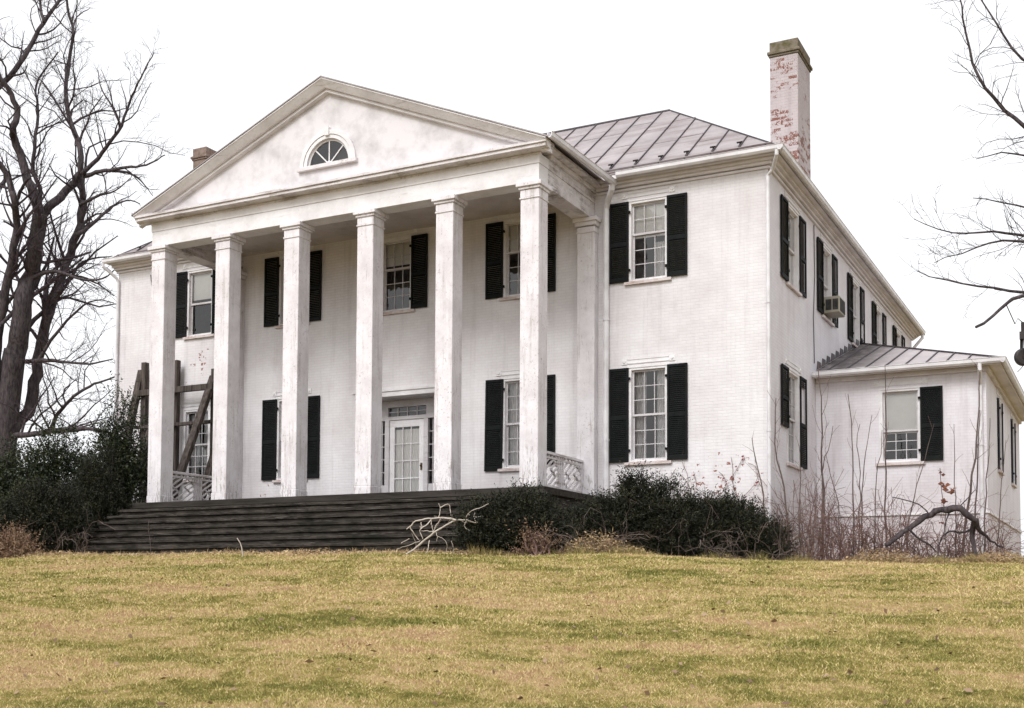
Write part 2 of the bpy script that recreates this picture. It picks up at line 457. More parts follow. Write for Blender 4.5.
xs = np.concatenate([np.linspace(-900, -60, 15), np.linspace(-56, 64, 301), np.linspace(70, 900, 15)])
ys = np.concatenate([np.linspace(-600, -60, 12), np.linspace(-56, 56, 281), np.linspace(62, 1400, 20)])
X, Y = np.meshgrid(xs, ys)
Z = gz(X, Y)
g = MB()
nx = len(xs)
g.v = [tuple(p) for p in np.stack([X.ravel(), Y.ravel(), Z.ravel()], 1).tolist()]
for j in range(len(ys)-1):
    for i in range(nx-1):
        g.f.append((j*nx+i, j*nx+i+1, (j+1)*nx+i+1, (j+1)*nx+i)); g.m.append(0)
M['lawn'] = lawn_mat('lawn_turf', False)
lawn = g.build('lawn', M['lawn'], smooth=True)
lawn['kind'] = 'structure'

rs = np.random.RandomState(4)
def grass():
    n = 860000
    u = rs.rand(n)
    d = 6.6*np.power(31.0/6.6, u)                       # as many blades per pixel near as far
    lat = (rs.rand(n)*1.56 - 0.78)*d*0.93
    P = CAM[None, :2] + d[:, None]*F[None, :2]/np.linalg.norm(F[:2]) + lat[:, None]*_r[None, :2]
    k = (P[:, 1] < -6.9) | ((P[:, 0] > 6.4) & (P[:, 1] < -1.6)) | ((P[:, 0] > 11) & (P[:, 1] < 3.0))
    k |= (P[:, 0] < -6.6) & (P[:, 1] < -1.0)
    P = P[k]; d = d[k]; n = len(P)
    z = gz(P[:, 0], P[:, 1])
    base = np.column_stack([P, z])
    sc_ = np.clip(d/9.0, 1.0, 2.2)                     # tufts stand for several blades far away
    tuft = 0.85 + 0.35*(np.sin(P[:, 0]*2.1+np.sin(P[:, 1]*1.7)*2)*np.sin(P[:, 1]*2.7+P[:, 0]*0.6) > 0.35)
    h = (0.009 + 0.021*rs.rand(n)**1.5)*np.sqrt(sc_)*tuft
    wd = (0.0022 + 0.0026*rs.rand(n))*sc_
    a = rs.rand(n)*2*math.pi
    side = np.column_stack([np.cos(a), np.sin(a), np.zeros(n)])*wd[:, None]
    b = rs.rand(n)*2*math.pi
    lean = np.column_stack([np.cos(b), np.sin(b), np.zeros(n)])*(h*(0.3+1.6*rs.rand(n)))[:, None]
    tip = base + lean + np.column_stack([np.zeros(n), np.zeros(n), h])
    base[:, 2] -= 0.004
    V = np.stack([base-side, base+side, tip], 1)
    o = np_mesh('grass', V, 3, lawn_mat('grass_blades', True), rnd=rs.rand(n))
    o['kind'] = 'stuff'
    tag(o, 'short winter grass, patchy green and straw coloured, all over the lawn', 'grass')
grass()

# ------------------------------------------------------------------ the house
XL, XR, DEP = -10.35, 10.25, 20.93
S, CW, PD = 2.249, 0.472, 2.9565
XE, XEL, GO, ZG = 10.64, -10.52, 0.39, 7.93
house = thing('manor_house', 'white painted brick manor house with six columned portico and low side wing', 'house', (0, 0, -1.5))

def panel(name, mat, pos, rot, u0, u1, z0, z1, holes, depth=0.22):
    """a wall sheet in its own plane (x along, y inward) with openings and reveals"""
    mb = MB()
    us = sorted({u0, u1} | {h[0] for h in holes} | {h[1] for h in holes})
    zs = sorted({z0, z1} | {h[2] for h in holes} | {h[3] for h in holes})
    for i in range(len(us)-1):
        for j in range(len(zs)-1):
            cu, cz = (us[i]+us[i+1])/2, (zs[j]+zs[j+1])/2
            if any(h[0] < cu < h[1] and h[2] < cz < h[3] for h in holes): continue
            mb.add([(us[i],0,zs[j]),(us[i+1],0,zs[j]),(us[i+1],0,zs[j+1]),(us[i],0,zs[j+1])], [(0,1,2,3)])
    for (a, b, c, d) in holes:
        mb.add([(a,0,c),(a,0,d),(a,depth,d),(a,depth,c)], [(0,1,2,3)])
        mb.add([(b,0,c),(b,depth,c),(b,depth,d),(b,0,d)], [(0,1,2,3)])
        mb.add([(a,0,d),(b,0,d),(b,depth,d),(a,depth,d)], [(0,1,2,3)])
        mb.add([(a,0,c),(a,depth,c),(b,depth,c),(b,0,c)], [(0,1,2,3)])
    o = mb.build(name, mat, house, local=True)
    o.location = (pos[0], pos[1], pos[2]+1.5); o.rotation_euler = (0, 0, rot)
    return o

UP, LO = (5.32, 7.32), (0.86, 3.18)
front_wins = [(-7.0, *UP), (-3.53, *UP), (-0.03, *UP), (3.78, *UP), (7.28, *UP),
              (-7.05, 1.0, 3.1), (-3.53, *LO), (3.78, *LO), (7.28, *LO)]
holes = [(c-0.5, c+0.5, a, b) for c, a, b in front_wins] + [(-1.22, 1.22, -0.02, 2.98)]
panel('wall', M['wall'], (0,0,0), 0, XL, XR, -1.6, 7.84, holes, 0.25)
side_wins = [(2.3, *UP), (6.1, *UP), (10.05, *UP), (13.9, *UP), (17.8, *UP), (2.25, *LO)]
panel('wall', M['side'], (XR,0,0), math.pi/2, 0, DEP, -1.6, 7.84, [(c-0.58, c+0.58, a, b) for c, a, b in side_wins], 0.25)
YW, XW, ZW, YWB = 4.69, 14.5, 3.42, 15.0
WW = (12.42, 1.08, 2.98)
panel('wall', M['wing'], (XR, YW, 0), 0, 0.003, XW-XR, -1.7, ZW, [(WW[0]-0.5-XR, WW[0]+0.5-XR, WW[1], WW[2])], 0.22)
panel('wall', M['wing'], (XW, YW, 0), math.pi/2, 0, YWB-YW, -1.7, ZW, [(c-YW-0.5, c-YW+0.5, 1.08, 3.02) for c in (8.05, 12.3)], 0.22)
rest = MB()                                              # sides that face away
rest.add([(XL,0,-1.6),(XL,7.6,-1.6),(XL,7.6,7.84),(XL,0,7.84)], [(0,1,2,3)])
rest.add([(XL,7.6,-1.6),(2.6,7.6,-1.6),(2.6,7.6,7.84),(XL,7.6,7.84)], [(0,1,2,3)])
rest.add([(2.6,7.6,-1.6),(2.6,DEP,-1.6),(2.6,DEP,7.84),(2.6,7.6,7.84)], [(0,1,2,3)])
rest.add([(2.6,DEP,-1.6),(XR,DEP,-1.6),(XR,DEP,7.84),(6.5,DEP,11.0),(2.6,DEP,7.84)], [(0,1,2,3,4)])
rest.add([(XR,YWB,-1.7),(XW,YWB,-1.7),(XW,YWB,ZW),(XR,YWB,ZW)], [(0,1,2,3)])
rest.build('wall', M['chim'] if False else M['side'], house)
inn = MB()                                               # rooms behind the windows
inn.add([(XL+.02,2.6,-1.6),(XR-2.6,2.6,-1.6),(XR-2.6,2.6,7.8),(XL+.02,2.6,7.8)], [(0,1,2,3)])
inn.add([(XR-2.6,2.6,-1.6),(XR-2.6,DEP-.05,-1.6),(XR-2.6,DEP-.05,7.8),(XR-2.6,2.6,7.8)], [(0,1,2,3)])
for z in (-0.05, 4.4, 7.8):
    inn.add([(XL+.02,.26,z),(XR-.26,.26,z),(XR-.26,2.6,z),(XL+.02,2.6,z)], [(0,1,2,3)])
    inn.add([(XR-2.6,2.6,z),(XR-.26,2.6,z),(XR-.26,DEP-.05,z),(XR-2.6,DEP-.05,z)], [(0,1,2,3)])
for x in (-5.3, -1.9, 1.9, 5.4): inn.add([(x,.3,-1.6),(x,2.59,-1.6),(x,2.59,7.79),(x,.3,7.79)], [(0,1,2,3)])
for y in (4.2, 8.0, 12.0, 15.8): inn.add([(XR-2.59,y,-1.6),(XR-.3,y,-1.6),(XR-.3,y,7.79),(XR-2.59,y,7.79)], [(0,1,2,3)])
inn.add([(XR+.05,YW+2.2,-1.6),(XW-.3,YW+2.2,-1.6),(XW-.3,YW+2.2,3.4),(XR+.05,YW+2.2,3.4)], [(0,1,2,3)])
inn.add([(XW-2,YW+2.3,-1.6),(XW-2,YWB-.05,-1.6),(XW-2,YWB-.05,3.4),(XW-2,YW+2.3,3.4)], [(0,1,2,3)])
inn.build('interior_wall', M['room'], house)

# ---- windows
def shutter_mb(wd, z0, z1, gaps=()):
    """louvred leaf in x 0..wd, thickness along -y"""
    mb = MB(); st = 0.05
    mb.box(0, st, -0.04, 0, z0, z1); mb.box(wd-st, wd, -0.04, 0, z0, z1)
    zm = z0 + (z1-z0)*0.47
    rails = [(z0, z0+0.10), (zm-0.045, zm+0.045), (z1-0.065, z1)]
    for a, b in rails: mb.box(st, wd-st, -0.038, -0.002, a, b)
    for (a, b) in ((rails[0][1], rails[1][0]), (rails[1][1], rails[2][0])):
        n = int((b-a)/0.047)
        for i in range(n):
            z = a + (b-a)*(i+0.5)/n
            if any(g0 < z < g1 for g0, g1 in gaps): continue
            mb.add([(st,-0.034,z-0.022),(wd-st,-0.034,z-0.022),(wd-st,-0.004,z+0.024),(st,-0.004,z+0.024),
                    (st,-0.030,z-0.026),(wd-st,-0.030,z-0.026),(wd-st,0.0,z+0.018),(st,0.0,z+0.018)],
                   [(0,1,2,3),(7,6,5,4),(0,4,5,1),(2,6,7,3)])
    return mb

def shutter(win, x, wd, z0, z1, mat, name='shutter', ang=0.0, gaps=(), right=False, tilt=0.0):
    mb = shutter_mb(wd, z0, z1, gaps)
    if right: mb.v = [(p[0], p[1], p[2]) for p in mb.v]
    else: mb.v = [(p[0]-wd, p[1], p[2]) for p in mb.v]      # hinged at x
    zm = z0
    mb.v = [(p[0], p[1], p[2]-z0) for p in mb.v]
    for hz in (0.25, z1-z0-0.3):                              # strap hinges
        s_ = 1 if right else -1
        mb.box(min(0, s_*-0.05), max(0, s_*-0.05), -0.05, -0.012, hz, hz+0.06)
    o = mb.build(name, mat, win, local=True)
    o.location = (x, -0.022, z0); o.rotation_euler = (0, tilt, ang)
    return o

def window(pos, rot, c, z0, z1, w=1.0, rows=(3, 3), blind=None, curtain=None, sh=('n', 'n'), shw=0.51, lintel=True, shmat='shutter', lab=None, gap=0.0, meet=None, ztop=None, bare=False):
    """pos: wall origin, c: centre along the wall. local x along, y inward"""
    h = w/2
    fr = MB(); t = 0.06
    fr.box(-h, -h+t, -0.012, 0.2, z0, z1); fr.box(h-t, h, -0.012, 0.2, z0, z1)
    fr.box(-h+t, h-t, -0.012, 0.2, z1-t, z1); fr.box(-h+t, h-t, 0.0, 0.2, z0, z0+0.04)
    fr.box(-h-0.035, -h, -0.02, 0.0, z0, z1+0.035); fr.box(h, h+0.035, -0.02, 0.0, z0, z1+0.035)
    fr.box(-h, h, -0.03, -0.0125, z1-0.005, z1+0.04)
    wo_ = fr.build('window', M['trim'], house, local=True)
    ca, sa = math.cos(rot), math.sin(rot)
    wo_.location = (pos[0]+ca*c, pos[1]+sa*c, pos[2]+1.5); wo_.rotation_euler = (0, 0, rot)
    if lab: wo_['label'] = lab
    sl_ = MB(); sl_.box(-h-0.11, h+0.11, -0.075, 0.0, z0-0.085, z0-0.012); sl_.box(-h+0.0, h-0.0, -0.06, 0.10, z0-0.012, z0+0.0)
    sl_.build('sill', M['sill'], wo_, local=True, bevel=0.006)
    if lintel:
        l = MB(); zl = z1+0.10
        l.box(-h-0.03, h+0.03, -0.02, 0.0, zl, zl+0.025); l.box(-h-0.03, h+0.03, -0.02, 0.0, zl+0.10, zl+0.13)
        l.box(-h-0.05, h+0.05, -0.008, 0.001, zl+0.025, zl+0.10)
        for sx in (-1, 1):
            l.box(sx*(h+0.12)-0.07, sx*(h+0.12)+0.07, -0.022, 0.0, zl-0.01, zl+0.135)
            l.tube([(sx*(h+0.12), -0.022, zl+0.06), (sx*(h+0.12), -0.04, zl+0.06)], [0.045, 0.03], 10)
        l.build('lintel', M['trim'], wo_, local=True)
    a0, a1, b0, b1 = -h+t, h-t, z0+0.04, z1-t
    tot = rows[0]+rows[1]
    zm = meet if meet else b0 + (b1-b0)*rows[1]/tot
    for (lo, hi, nr, yy) in ((zm-0.02, b1, rows[0], 0.07), (b0, zm+0.02, rows[1], 0.11)):
        s_ = MB(); e = 0.045
        s_.box(a0, a0+e, yy, yy+0.035, lo, hi); s_.box(a1-e, a1, yy, yy+0.035, lo, hi)
        s_.box(a0+e, a1-e, yy, yy+0.035, lo, lo+0.05); s_.box(a0+e, a1-e, yy, yy+0.035, hi-0.045, hi)
        i0, i1, j0, j1 = a0+e, a1-e, lo+0.05, hi-0.045
        for k in (() if bare == 'all' or (bare and yy < .1) else (1, 2)):
            x = i0+(i1-i0)*k/3; s_.box(x-0.009, x+0.009, yy+0.004, yy+0.03, j0, j1)
        for k in range(1, nr):
            z = j0+(j1-j0)*k/nr; s_.box(i0, i1, yy+0.006, yy+0.028, z-0.009, z+0.009)
        s_.build('sash', M['sash'], wo_, local=True)
        p_ = MB(); p_.add([(i0,yy+0.017,j0),(i1,yy+0.017,j0),(i1,yy+0.017,j1),(i0,yy+0.017,j1)], [(0,1,2,3)])
        p_.build('pane', M['glass'], wo_, local=True)
    if blind:
        bl = MB(); bl.add([(a0,0.155,blind),(a1,0.155,blind),(a1,0.155,b1),(a0,0.155,b1)], [(0,1,2,3)])
        bl.box(a0, a1, 0.15, 0.162, blind, blind+0.03)
        bl.build('blind', M['blind'], wo_, local=True)
    if curtain:
        for (x0, x1, c0, c1) in curtain:
            cu = MB(); n = 26; vs = []; fs = []
            for i in range(n+1):
                x = x0+(x1-x0)*i/n; y = 0.24+0.02*math.sin(i*1.35)+0.01*math.sin(i*0.6)
                vs += [(x, y, c0), (x, y+0.01*math.sin(i), c1)]
            for i in range(n): fs.append((2*i, 2*i+2, 2*i+3, 2*i+1))
            cu.add(vs, fs); cu.build('curtain', M['curtain'], wo_, local=True, smooth=True)
    mt = M[shmat]
    zt = ztop if ztop else z1
    if sh[0]:
        kw = sh[0] if isinstance(sh[0], dict) else {}
        o = shutter(wo_, -h-gap, shw, kw.get('z0', z0), zt, mt, ang=kw.get('ang', 0.0), gaps=kw.get('gaps', ()), tilt=kw.get('tilt', 0))
        if 'lab' in kw: o['label'] = kw['lab']
    if sh[1]:
        kw = sh[1] if isinstance(sh[1], dict) else {}
        o = shutter(wo_, h+gap, shw, kw.get('z0', z0), zt, mt, ang=kw.get('ang', 0.0), gaps=kw.get('gaps', ()), right=True, tilt=kw.get('tilt', 0))
        if 'lab' in kw: o['label'] = kw['lab']
    return wo_

CUR2 = lambda z0, z1, w=0.36, h=0.44: [(-h, -h+w, z0, z1), (h-w, h, z0, z1)]
window((0,0,0), 0, -7.0, *UP, rows=(1,1), blind=6.45, bare='all')
window((0,0,0), 0, -3.53, *UP, rows=(2,3), blind=6.5)
window((0,0,0), 0, -0.03, *UP, rows=(2,3), blind=6.62)
window((0,0,0), 0, 3.78, *UP, rows=(2,3), blind=6.5)
window((0,0,0), 0, 7.28, *UP, rows=(2,3), blind=6.42, curtain=[(0.08, 0.42, 5.36, 6.3)])
window((0,0,0), 0, -7.05, 1.0, 3.1, sh=(None, None), curtain=CUR2(1.0, 3.0))
window((0,0,0), 0, -3.53, *LO, curtain=CUR2(0.9, 3.1))
window((0,0,0), 0, 3.78, *LO, curtain=CUR2(0.9, 3.1, 0.3), sh=({'tilt': 0.012, 'z0': 0.80}, {'z0': 0.9}))
window((0,0,0), 0, 7.28, *LO, curtain=CUR2(0.9, 3.1, 0.3))
sidepos = (XR, 0, 0)
for i, (c, a, b) in enumerate(side_wins):
    low = i == 5
    window(sidepos, math.pi/2, c, a, b, w=1.16, rows=(3,3) if low else (1,1), bare=False if low else 'all', blind=2.1 if low else (5.9 if i == 1 else 5.42),  # upstairs blinds drawn low, their white stands in for sky reflections
           curtain=CUR2(0.9, 3.1, 0.4, 0.5) if low else None, shw=0.62, gap=0.02,
           sh=({'z0': 1.70, 'lab': 'broken shutter missing its lower half'} if low else 'n', {'gaps': [(1.95, 2.9)], 'lab': 'shutter with missing louvres'} if low else ({'gaps': [(5.7, 6.2)]} if i == 2 else 'n')))
window((XR, YW, 0), 0, WW[0]-XR, WW[1], WW[2], rows=(1,3), bare=True, blind=1.84, sh=(None, 'n'), shw=0.55, meet=1.9)
for c in (8.05, 12.3):
    window((XW, YW, 0), math.pi/2, c-YW, 1.08, 3.02, rows=(3,3), shmat='shutter_blue', shw=0.62, sh=({'ang': -0.45}, {'ang': 0.12}))

# ---- entrance
fr = MB(); yb = 0.55
def boxes(mb, L):
    for b in L: mb.box(*b)
boxes(fr, [(-1.22, -1.02, yb, yb+.1, 0, 2.97), (1.02, 1.22, yb, yb+.1, 0, 2.97),       # outer jambs
           (-0.70, -0.56, yb-.03, yb+.1, 0, 2.42), (0.56, 0.70, yb-.03, yb+.1, 0, 2.42),
           (-1.02, -0.70, yb, yb+.1, 0, 0.62), (0.70, 1.02, yb, yb+.1, 0, 0.62),
           (-1.02, 1.02, yb-.02, yb+.1, 2.42, 2.52), (-1.02, -0.62, yb, yb+.1, 2.52, 2.97), (0.62, 1.02, yb, yb+.1, 2.52, 2.97),
           (-0.62, 0.62, yb, yb+.1, 2.78, 2.97), (-1.02, -0.95, yb+.02, yb+.1, 0.62, 2.42), (0.95, 1.02, yb+.02, yb+.1, 0.62, 2.42)])
boxes(fr, [(-1.26, 1.26, .251, yb+.1, 2.972, 3.02), (-1.27, -1.221, .251, yb+.1, 0, 2.97), (1.221, 1.27, .251, yb+.1, 0, 2.97)])
door_frame = fr.build('door_frame', M['sash'], house, bevel=0.004)
hd = MB(); hd.box(-1.34, 1.34, -0.05, 0.0, 2.985, 3.12); hd.box(-1.40, 1.40, -0.08, -0.0, 3.12, 3.19)
hd.box(-1.30, -1.225, -0.03, 0.0, 0, 2.985); hd.box(1.225, 1.30, -0.03, 0.0, 0, 2.985)
hd.build('lintel', M['trim'], door_frame)
for x0, x1 in ((-0.95, -0.70), (0.70, 0.95)):
    s_ = MB()
    for k in range(1, 5): s_.box(x0, x1, yb+.03, yb+.06, 0.62+1.8*k/5-0.01, 0.62+1.8*k/5+0.01)
    s_.box((x0+x1)/2-.01, (x0+x1)/2+.01, yb+.032, yb+.058, 0.62, 2.42)
    s_.add([(x0,yb+.062,.62),(x1,yb+.062,.62),(x1,yb+.062,2.42),(x0,yb+.062,2.42)], [(0,1,2,3)], 1)
    s_.build('sidelight', [M['sash'], M['glass']], door_frame)
s_ = MB()
for k in range(1, 4): s_.box(-0.62+1.24*k/4-.012, -0.62+1.24*k/4+.012, yb+.03, yb+.06, 2.52, 2.78)
s_.box(-0.62, 0.62, yb+.032, yb+.058, 2.64, 2.66)
s_.add([(-.62,yb+.062,2.52),(.62,yb+.062,2.52),(.62,yb+.062,2.78),(-.62,yb+.062,2.78)], [(0,1,2,3)], 1)
s_.build('transom', [M['sash'], M['glass']], door_frame)
dl = MB(); y0 = yb+.01
boxes(dl, [(-0.555, -0.40, y0, y0+.045, 0, 2.415), (0.40, 0.555, y0, y0+.045, 0, 2.415), (-0.40, 0.40, y0, y0+.045, 2.22, 2.415),
           (-0.40, 0.40, y0, y0+.045, 0, 0.22), (-0.40, 0.40, y0+.005, y0+.04, 0.78, 0.81)])
for k in (1, 2): dl.box(-0.4+0.8*k/3-.011, -0.4+0.8*k/3+.011, y0+.006, y0+.04, .22, 2.22)
for z in (1.28, 1.75): dl.box(-0.40, 0.40, y0+.008, y0+.038, z-.011, z+.011)
door = dl.build('door', M['trim'], house, bevel=0.003)
p_ = MB(); p_.add([(-.4,y0+.025,.22),(.4,y0+.025,.22),(.4,y0+.025,2.22),(-.4,y0+.025,2.22)], [(0,1,2,3)]); p_.build('pane', M['glass'], door)
c_ = MB(); n = 40; vs = []; fs = []
for i in range(n+1):
    x = -.42+.84*i/n; vs += [(x, y0+.07+.012*math.sin(i*1.3), .2), (x, y0+.07+.012*math.sin(i*1.3+.5), 2.16)]
for i in range(n): fs.append((2*i, 2*i+2, 2*i+3, 2*i+1))
c_.add(vs, fs); c_.build('curtain', M['blind'], door, smooth=True)
k_ = MB(); k_.box(.45, .51, y0-.012, y0, 1.0, 1.2); k_.tube([(.48,y0-.01,1.12),(.48,y0-.05,1.12),(.48,y0-.07,1.12)], [.015,.03,.022], 10); k_.build('door_knob', M['brass'], door)

# ---- portico
YC = -PD                                              # column centre line
YF, YK = YC-CW/2, YC+CW/2
for k in range(6):
    x = (k-2.5)*S; h = CW/2
    c = MB()
    c.box(x-h, x+h, YF, YK, 0.22, 6.78)
    c.box(x-h-.012, x+h+.012, YF-.012, YK+.012, 0.0, 0.22)
    cm = c.build('column', M['column'], house, bevel=0.012)
    cp = MB()
    cp.box(x-h-.022, x+h+.022, YF-.022, YK+.022, 6.62, 6.66)
    cp.box(x-h-.006, x+h+.006, YF-.006, YK+.006, 6.66, 6.84)
    cp.box(x-h-.04, x+h+.04, YF-.04, YK+.04, 6.84, 6.90)
    cp.box(x-h-.085, x+h+.085, YF-.085, YK+.085, 6.90, 7.0)
    cp.build('capital', M['column'], cm, bevel=0.01)
for sx in (-1, 1):
    x = sx*2.5*S+.10; h = CW/2
    c = MB(); c.box(x-h, x+h, -0.26, 0.0, 0.0, 6.78)
    cm = c.build('pilaster', M['column'], house, bevel=0.01)
    cp = MB()
    cp.box(x-h-.02, x+h+.02, -0.28, -.001, 6.62, 6.66); cp.box(x-h-.04, x+h+.04, -.30, -.001, 6.80, 6.90); cp.box(x-h-.085, x+h+.085, -.345, -.001, 6.90, 7.0)
    cp.build('capital', M['column'], cm, bevel=0.008)
xo = 2.5*S + CW/2                                     # outer face of the beam
e = MB()
ZA, ZF, ZC = 7.41, 7.64, 7.80
e.box(-xo, xo, YF, YK, 7.0, ZA); e.box(-xo-.018, xo+.018, YF-.018, YK, ZA, ZF)
en = e.build('entablature', M['trim'], house, bevel=0.006)
e = MB()
e.box(-xo-.03, xo+.03, YF-.03, YF+.1, 7.60, 7.66)
e.box(-xo-.30, xo+.30, YF-.30, YF+.1, 7.66, 7.74); e.box(-xo-.34, xo+.34, YF-.34, YF+.1, 7.74, 7.81)
e.build('cornice', M['worn'], en, bevel=0.008)
for sx in (-1, 1):
    e = MB()
    a, b = sorted((sx*xo, sx*(xo-CW)))
    e.box(a, b, YK, 0.0, 7.0, ZA)
    a, b = sorted((sx*(xo+.018), sx*(xo-CW))); e.box(a, b, YK+.0, 0.0, ZA, ZF)
    a, b = sorted((sx*(xo+.09), sx*(xo-.1))); e.box(a, b, YK, -.0, ZF, 7.74)
    a, b = sorted((sx*(xo+.26), sx*(xo-.1))); e.box(a, b, YF+.1, -.0, 7.745, 7.82)
    e.build('side_beam', M['cracked'], en, bevel=0.006)
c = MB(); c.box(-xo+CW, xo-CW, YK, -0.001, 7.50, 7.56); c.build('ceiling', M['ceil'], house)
# pediment
PT, AP, XT = 7.83, 10.42, 6.20
sl_p = (AP-PT)/XT
yp = YF - .02
rr, zc = 0.64, 8.34
ty = MB()
for sx in (-1, 1):
    arc = [(sx*rr*math.cos(t), zc+rr*math.sin(t)) for t in np.linspace(0, math.pi/2, 13)]
    pl = [(0, 7.8), (sx*6.0, 7.8), (0, AP-.03), ] + arc[::-1] + [(0, zc)]
    ty.add([(p[0], yp, p[1]) for p in pl], [tuple(range(len(pl)))])
    ty.add([(p[0], yp, p[1]) for p in arc] + [(p[0], yp+.12, p[1]) for p in arc], [(i, i+1, i+14, i+13) for i in range(12)])
ty.build('pediment_wall', M['stucco'], house)
rk = MB()
for sx in (-1, 1):
    # crown along the slope, then a bed mould under it
    dz = sl_p
    def q(x, off): return (sx*x, PT + (XT-x)*dz - off)
    def slab(prof):            # profile (y, drop below the roof line), swept along the slope
        vs = [(sx*XT, y, PT-o*.92) for y, o in prof] + [(0, y, AP-o) for y, o in prof]
        n = len(prof)
        rk.add(vs, [(i, (i+1) % n, (i+1) % n+n, i+n) for i in range(n)] + [tuple(range(n)), tuple(range(2*n-1, n-1, -1))])
    slab([(YF-.37, 0), (YF-.37, .035), (YF-.35, .05), (YF-.22, .205), (YF-.10, .215), (YF-.10, 0)])
    slab([(YF-.145, .217), (YF-.145, .285), (YF-.02, .30), (YF-.02, .217)])
rake = rk.build('raking_cornice', M['rake'], house)
lw = MB()
def ring(mb, r0, r1, y0, y1, mi=0):
    A = np.linspace(0, math.pi, 25)
    vs = []
    for t in A:
        for (r_, y_) in ((r0, y0), (r1, y0), (r1, y1), (r0, y1)):
            vs.append((r_*math.cos(t), y_, zc+r_*math.sin(t)))
    fs = []
    for i in range(24):
        for j in range(4): fs.append((4*i+j, 4*i+(j+1) % 4, 4*i+4+(j+1) % 4, 4*i+4+j))
    fs += [(0,1,2,3), (99,98,97,96)]
    mb.add(vs, fs, mi)
ring(lw, rr, rr+.09, yp-.035, yp-.002); ring(lw, rr+.10, rr+.21, yp-.055, yp-.003); ring(lw, rr-.05, rr, yp+.03, yp+.08)
lw.box(-.06, .06, yp-.09, yp-.002, zc+rr+.06, zc+rr+.27)
for t in (45, 90, 135):
    t = math.radians(t); lw.beam((.06*math.cos(t), yp+.05, zc+.06*math.sin(t)), ((rr-.02)*math.cos(t), yp+.05, zc+(rr-.02)*math.sin(t)), .028, .03, (0,1,0))
lw.tube([(0,yp+.03,zc+.0),(0,yp+.07,zc+.0)], .09, 14)
lun = lw.build('lunette_window', M['trim'], house)
s_ = MB(); s_.box(-rr-.26, rr+.26, yp-.10, yp-.002, zc-.10, zc-.0); s_.build('sill', M['worn'], lun, bevel=.006)
p_ = MB(); A = np.linspace(0, math.pi, 25); p_.add([(rr*math.cos(t), yp+.055, zc+rr*math.sin(t)) for t in A], [tuple(range(25))]); p_.build('pane', M['glass'], lun)
p_ = MB(); p_.box(-1, 1, yp+.6, yp+.62, 8.1, 9.3); p_.build('interior_wall', M['room'], lun)
# portico roof, gutters
pr = MB()
for sx in (-1, 1):
    x1 = XT+.06; z1 = PT-.02
    pr.add([(0,YF-.39,AP+.03),(sx*x1,YF-.39,z1+.03),(sx*x1,-.1,z1+.03),(sx*5.9,3.1,z1+.12),(0,3.1,AP+.03),
            (0,YF-.39,AP),(sx*x1,YF-.39,z1),(sx*x1,-.1,z1)], [(0,1,2,3,4),(0,5,6,1),(1,6,7,2)])
pr.build('portico_roof', M['roof'], house)
def gutter(mb, p, q, out, r=.065):
    """half-round trough with a rolled front lip"""
    p, q, out = Vector(p), Vector(q), Vector(out)
    prof = [(0.0, .075), (0.0, -.03), (.03, -.062), (.075, -.065), (.115, -.02), (.12, .055), (.135, .07), (.12, .08), (.10, .06), (.095, -.015), (.06, -.04), (.02, -.02), (.015, .075)]
    vs = [p + out*a + Vector((0,0,b)) for a, b in prof] + [q + out*a + Vector((0,0,b)) for a, b in prof]
    n = len(prof)
    mb.add(vs, [(i, (i+1) % n, (i+1) % n+n, i+n) for i in range(n)] + [tuple(range(n)), tuple(range(2*n-1, n-1, -1))])
gt = MB(); gutter(gt, (XT+.03, YF-.36, 7.86), (XT+.24, -.26, 7.74), (1,0,0)); gt.build('gutter', M['gutter'], house)
gt = MB(); gutter(gt, (-XT+.02, YF-.36, 7.86), (-XT+.02, -.45, 7.84), (-1,0,0)); gt.build('gutter', M['gutter'], house)

# ---- main roof
PH = (11.07-ZG)/4.14
y_r = -GO+4.14
xr_, xl_ = XE-4.14, XEL+4.14
rf = MB()
rf.add([(XEL,-GO,ZG),(XE,-GO,ZG),(xr_,y_r,11.07),(xl_,y_r,11.07)], [(0,1,2,3)])
rf.add([(XE,-GO,ZG),(XE,DEP+.3,ZG),(xr_,DEP+.3,11.07),(xr_,y_r,11.07)], [(0,1,2,3)])
rf.add([(XEL,-GO,ZG),(xl_,y_r,11.07),(XEL,7.89,ZG)], [(0,1,2)])
rf.add([(XEL,7.89,ZG),(xl_,y_r,11.07),(xr_,y_r,11.07),(2.36,7.89,ZG)], [(0,1,2,3)])
rf.add([(2.36,7.89,ZG),(xr_,y_r,11.07),(xr_,DEP+.3,11.07),(2.36,DEP+.3,ZG)], [(0,1,2,3)])
nrm = Vector((0, -PH, 1)).normalized()
def onroof(x, y, lift=0.0): return Vector((x, y, ZG+(y+GO)*PH)) + nrm*lift
seam_x = [10.25-.66*i for i in range(32)]
for x in seam_x:
    yt = min(4.14, XE-x, x-XEL)
    if yt < .3: continue
    rf.beam(onroof(x, -GO+.22, .02), onroof(x, -GO+yt-.02, .012), .024, .034, nrm, 1)
rf.beam(onroof(xl_, y_r, .02), onroof(xr_, y_r, .02), .04, .04, (0,0,1), 1)
rf.beam((XE,-GO,ZG+.01), (xr_,y_r,11.08), .035, .035, (0,0,1), 1)
rf.beam((XEL,-GO,ZG+.01), (xl_,y_r,11.08), .035, .035, (0,0,1), 1)
for (ya, l_) in ((-GO+.10, .035), (-GO+.24, .05)):       # folded gutter ledge along the eave
    rf.beam(onroof(XEL+ya+GO, ya, l_/2), onroof(XE-ya-GO, ya, l_/2), .03, l_, nrm, 0)
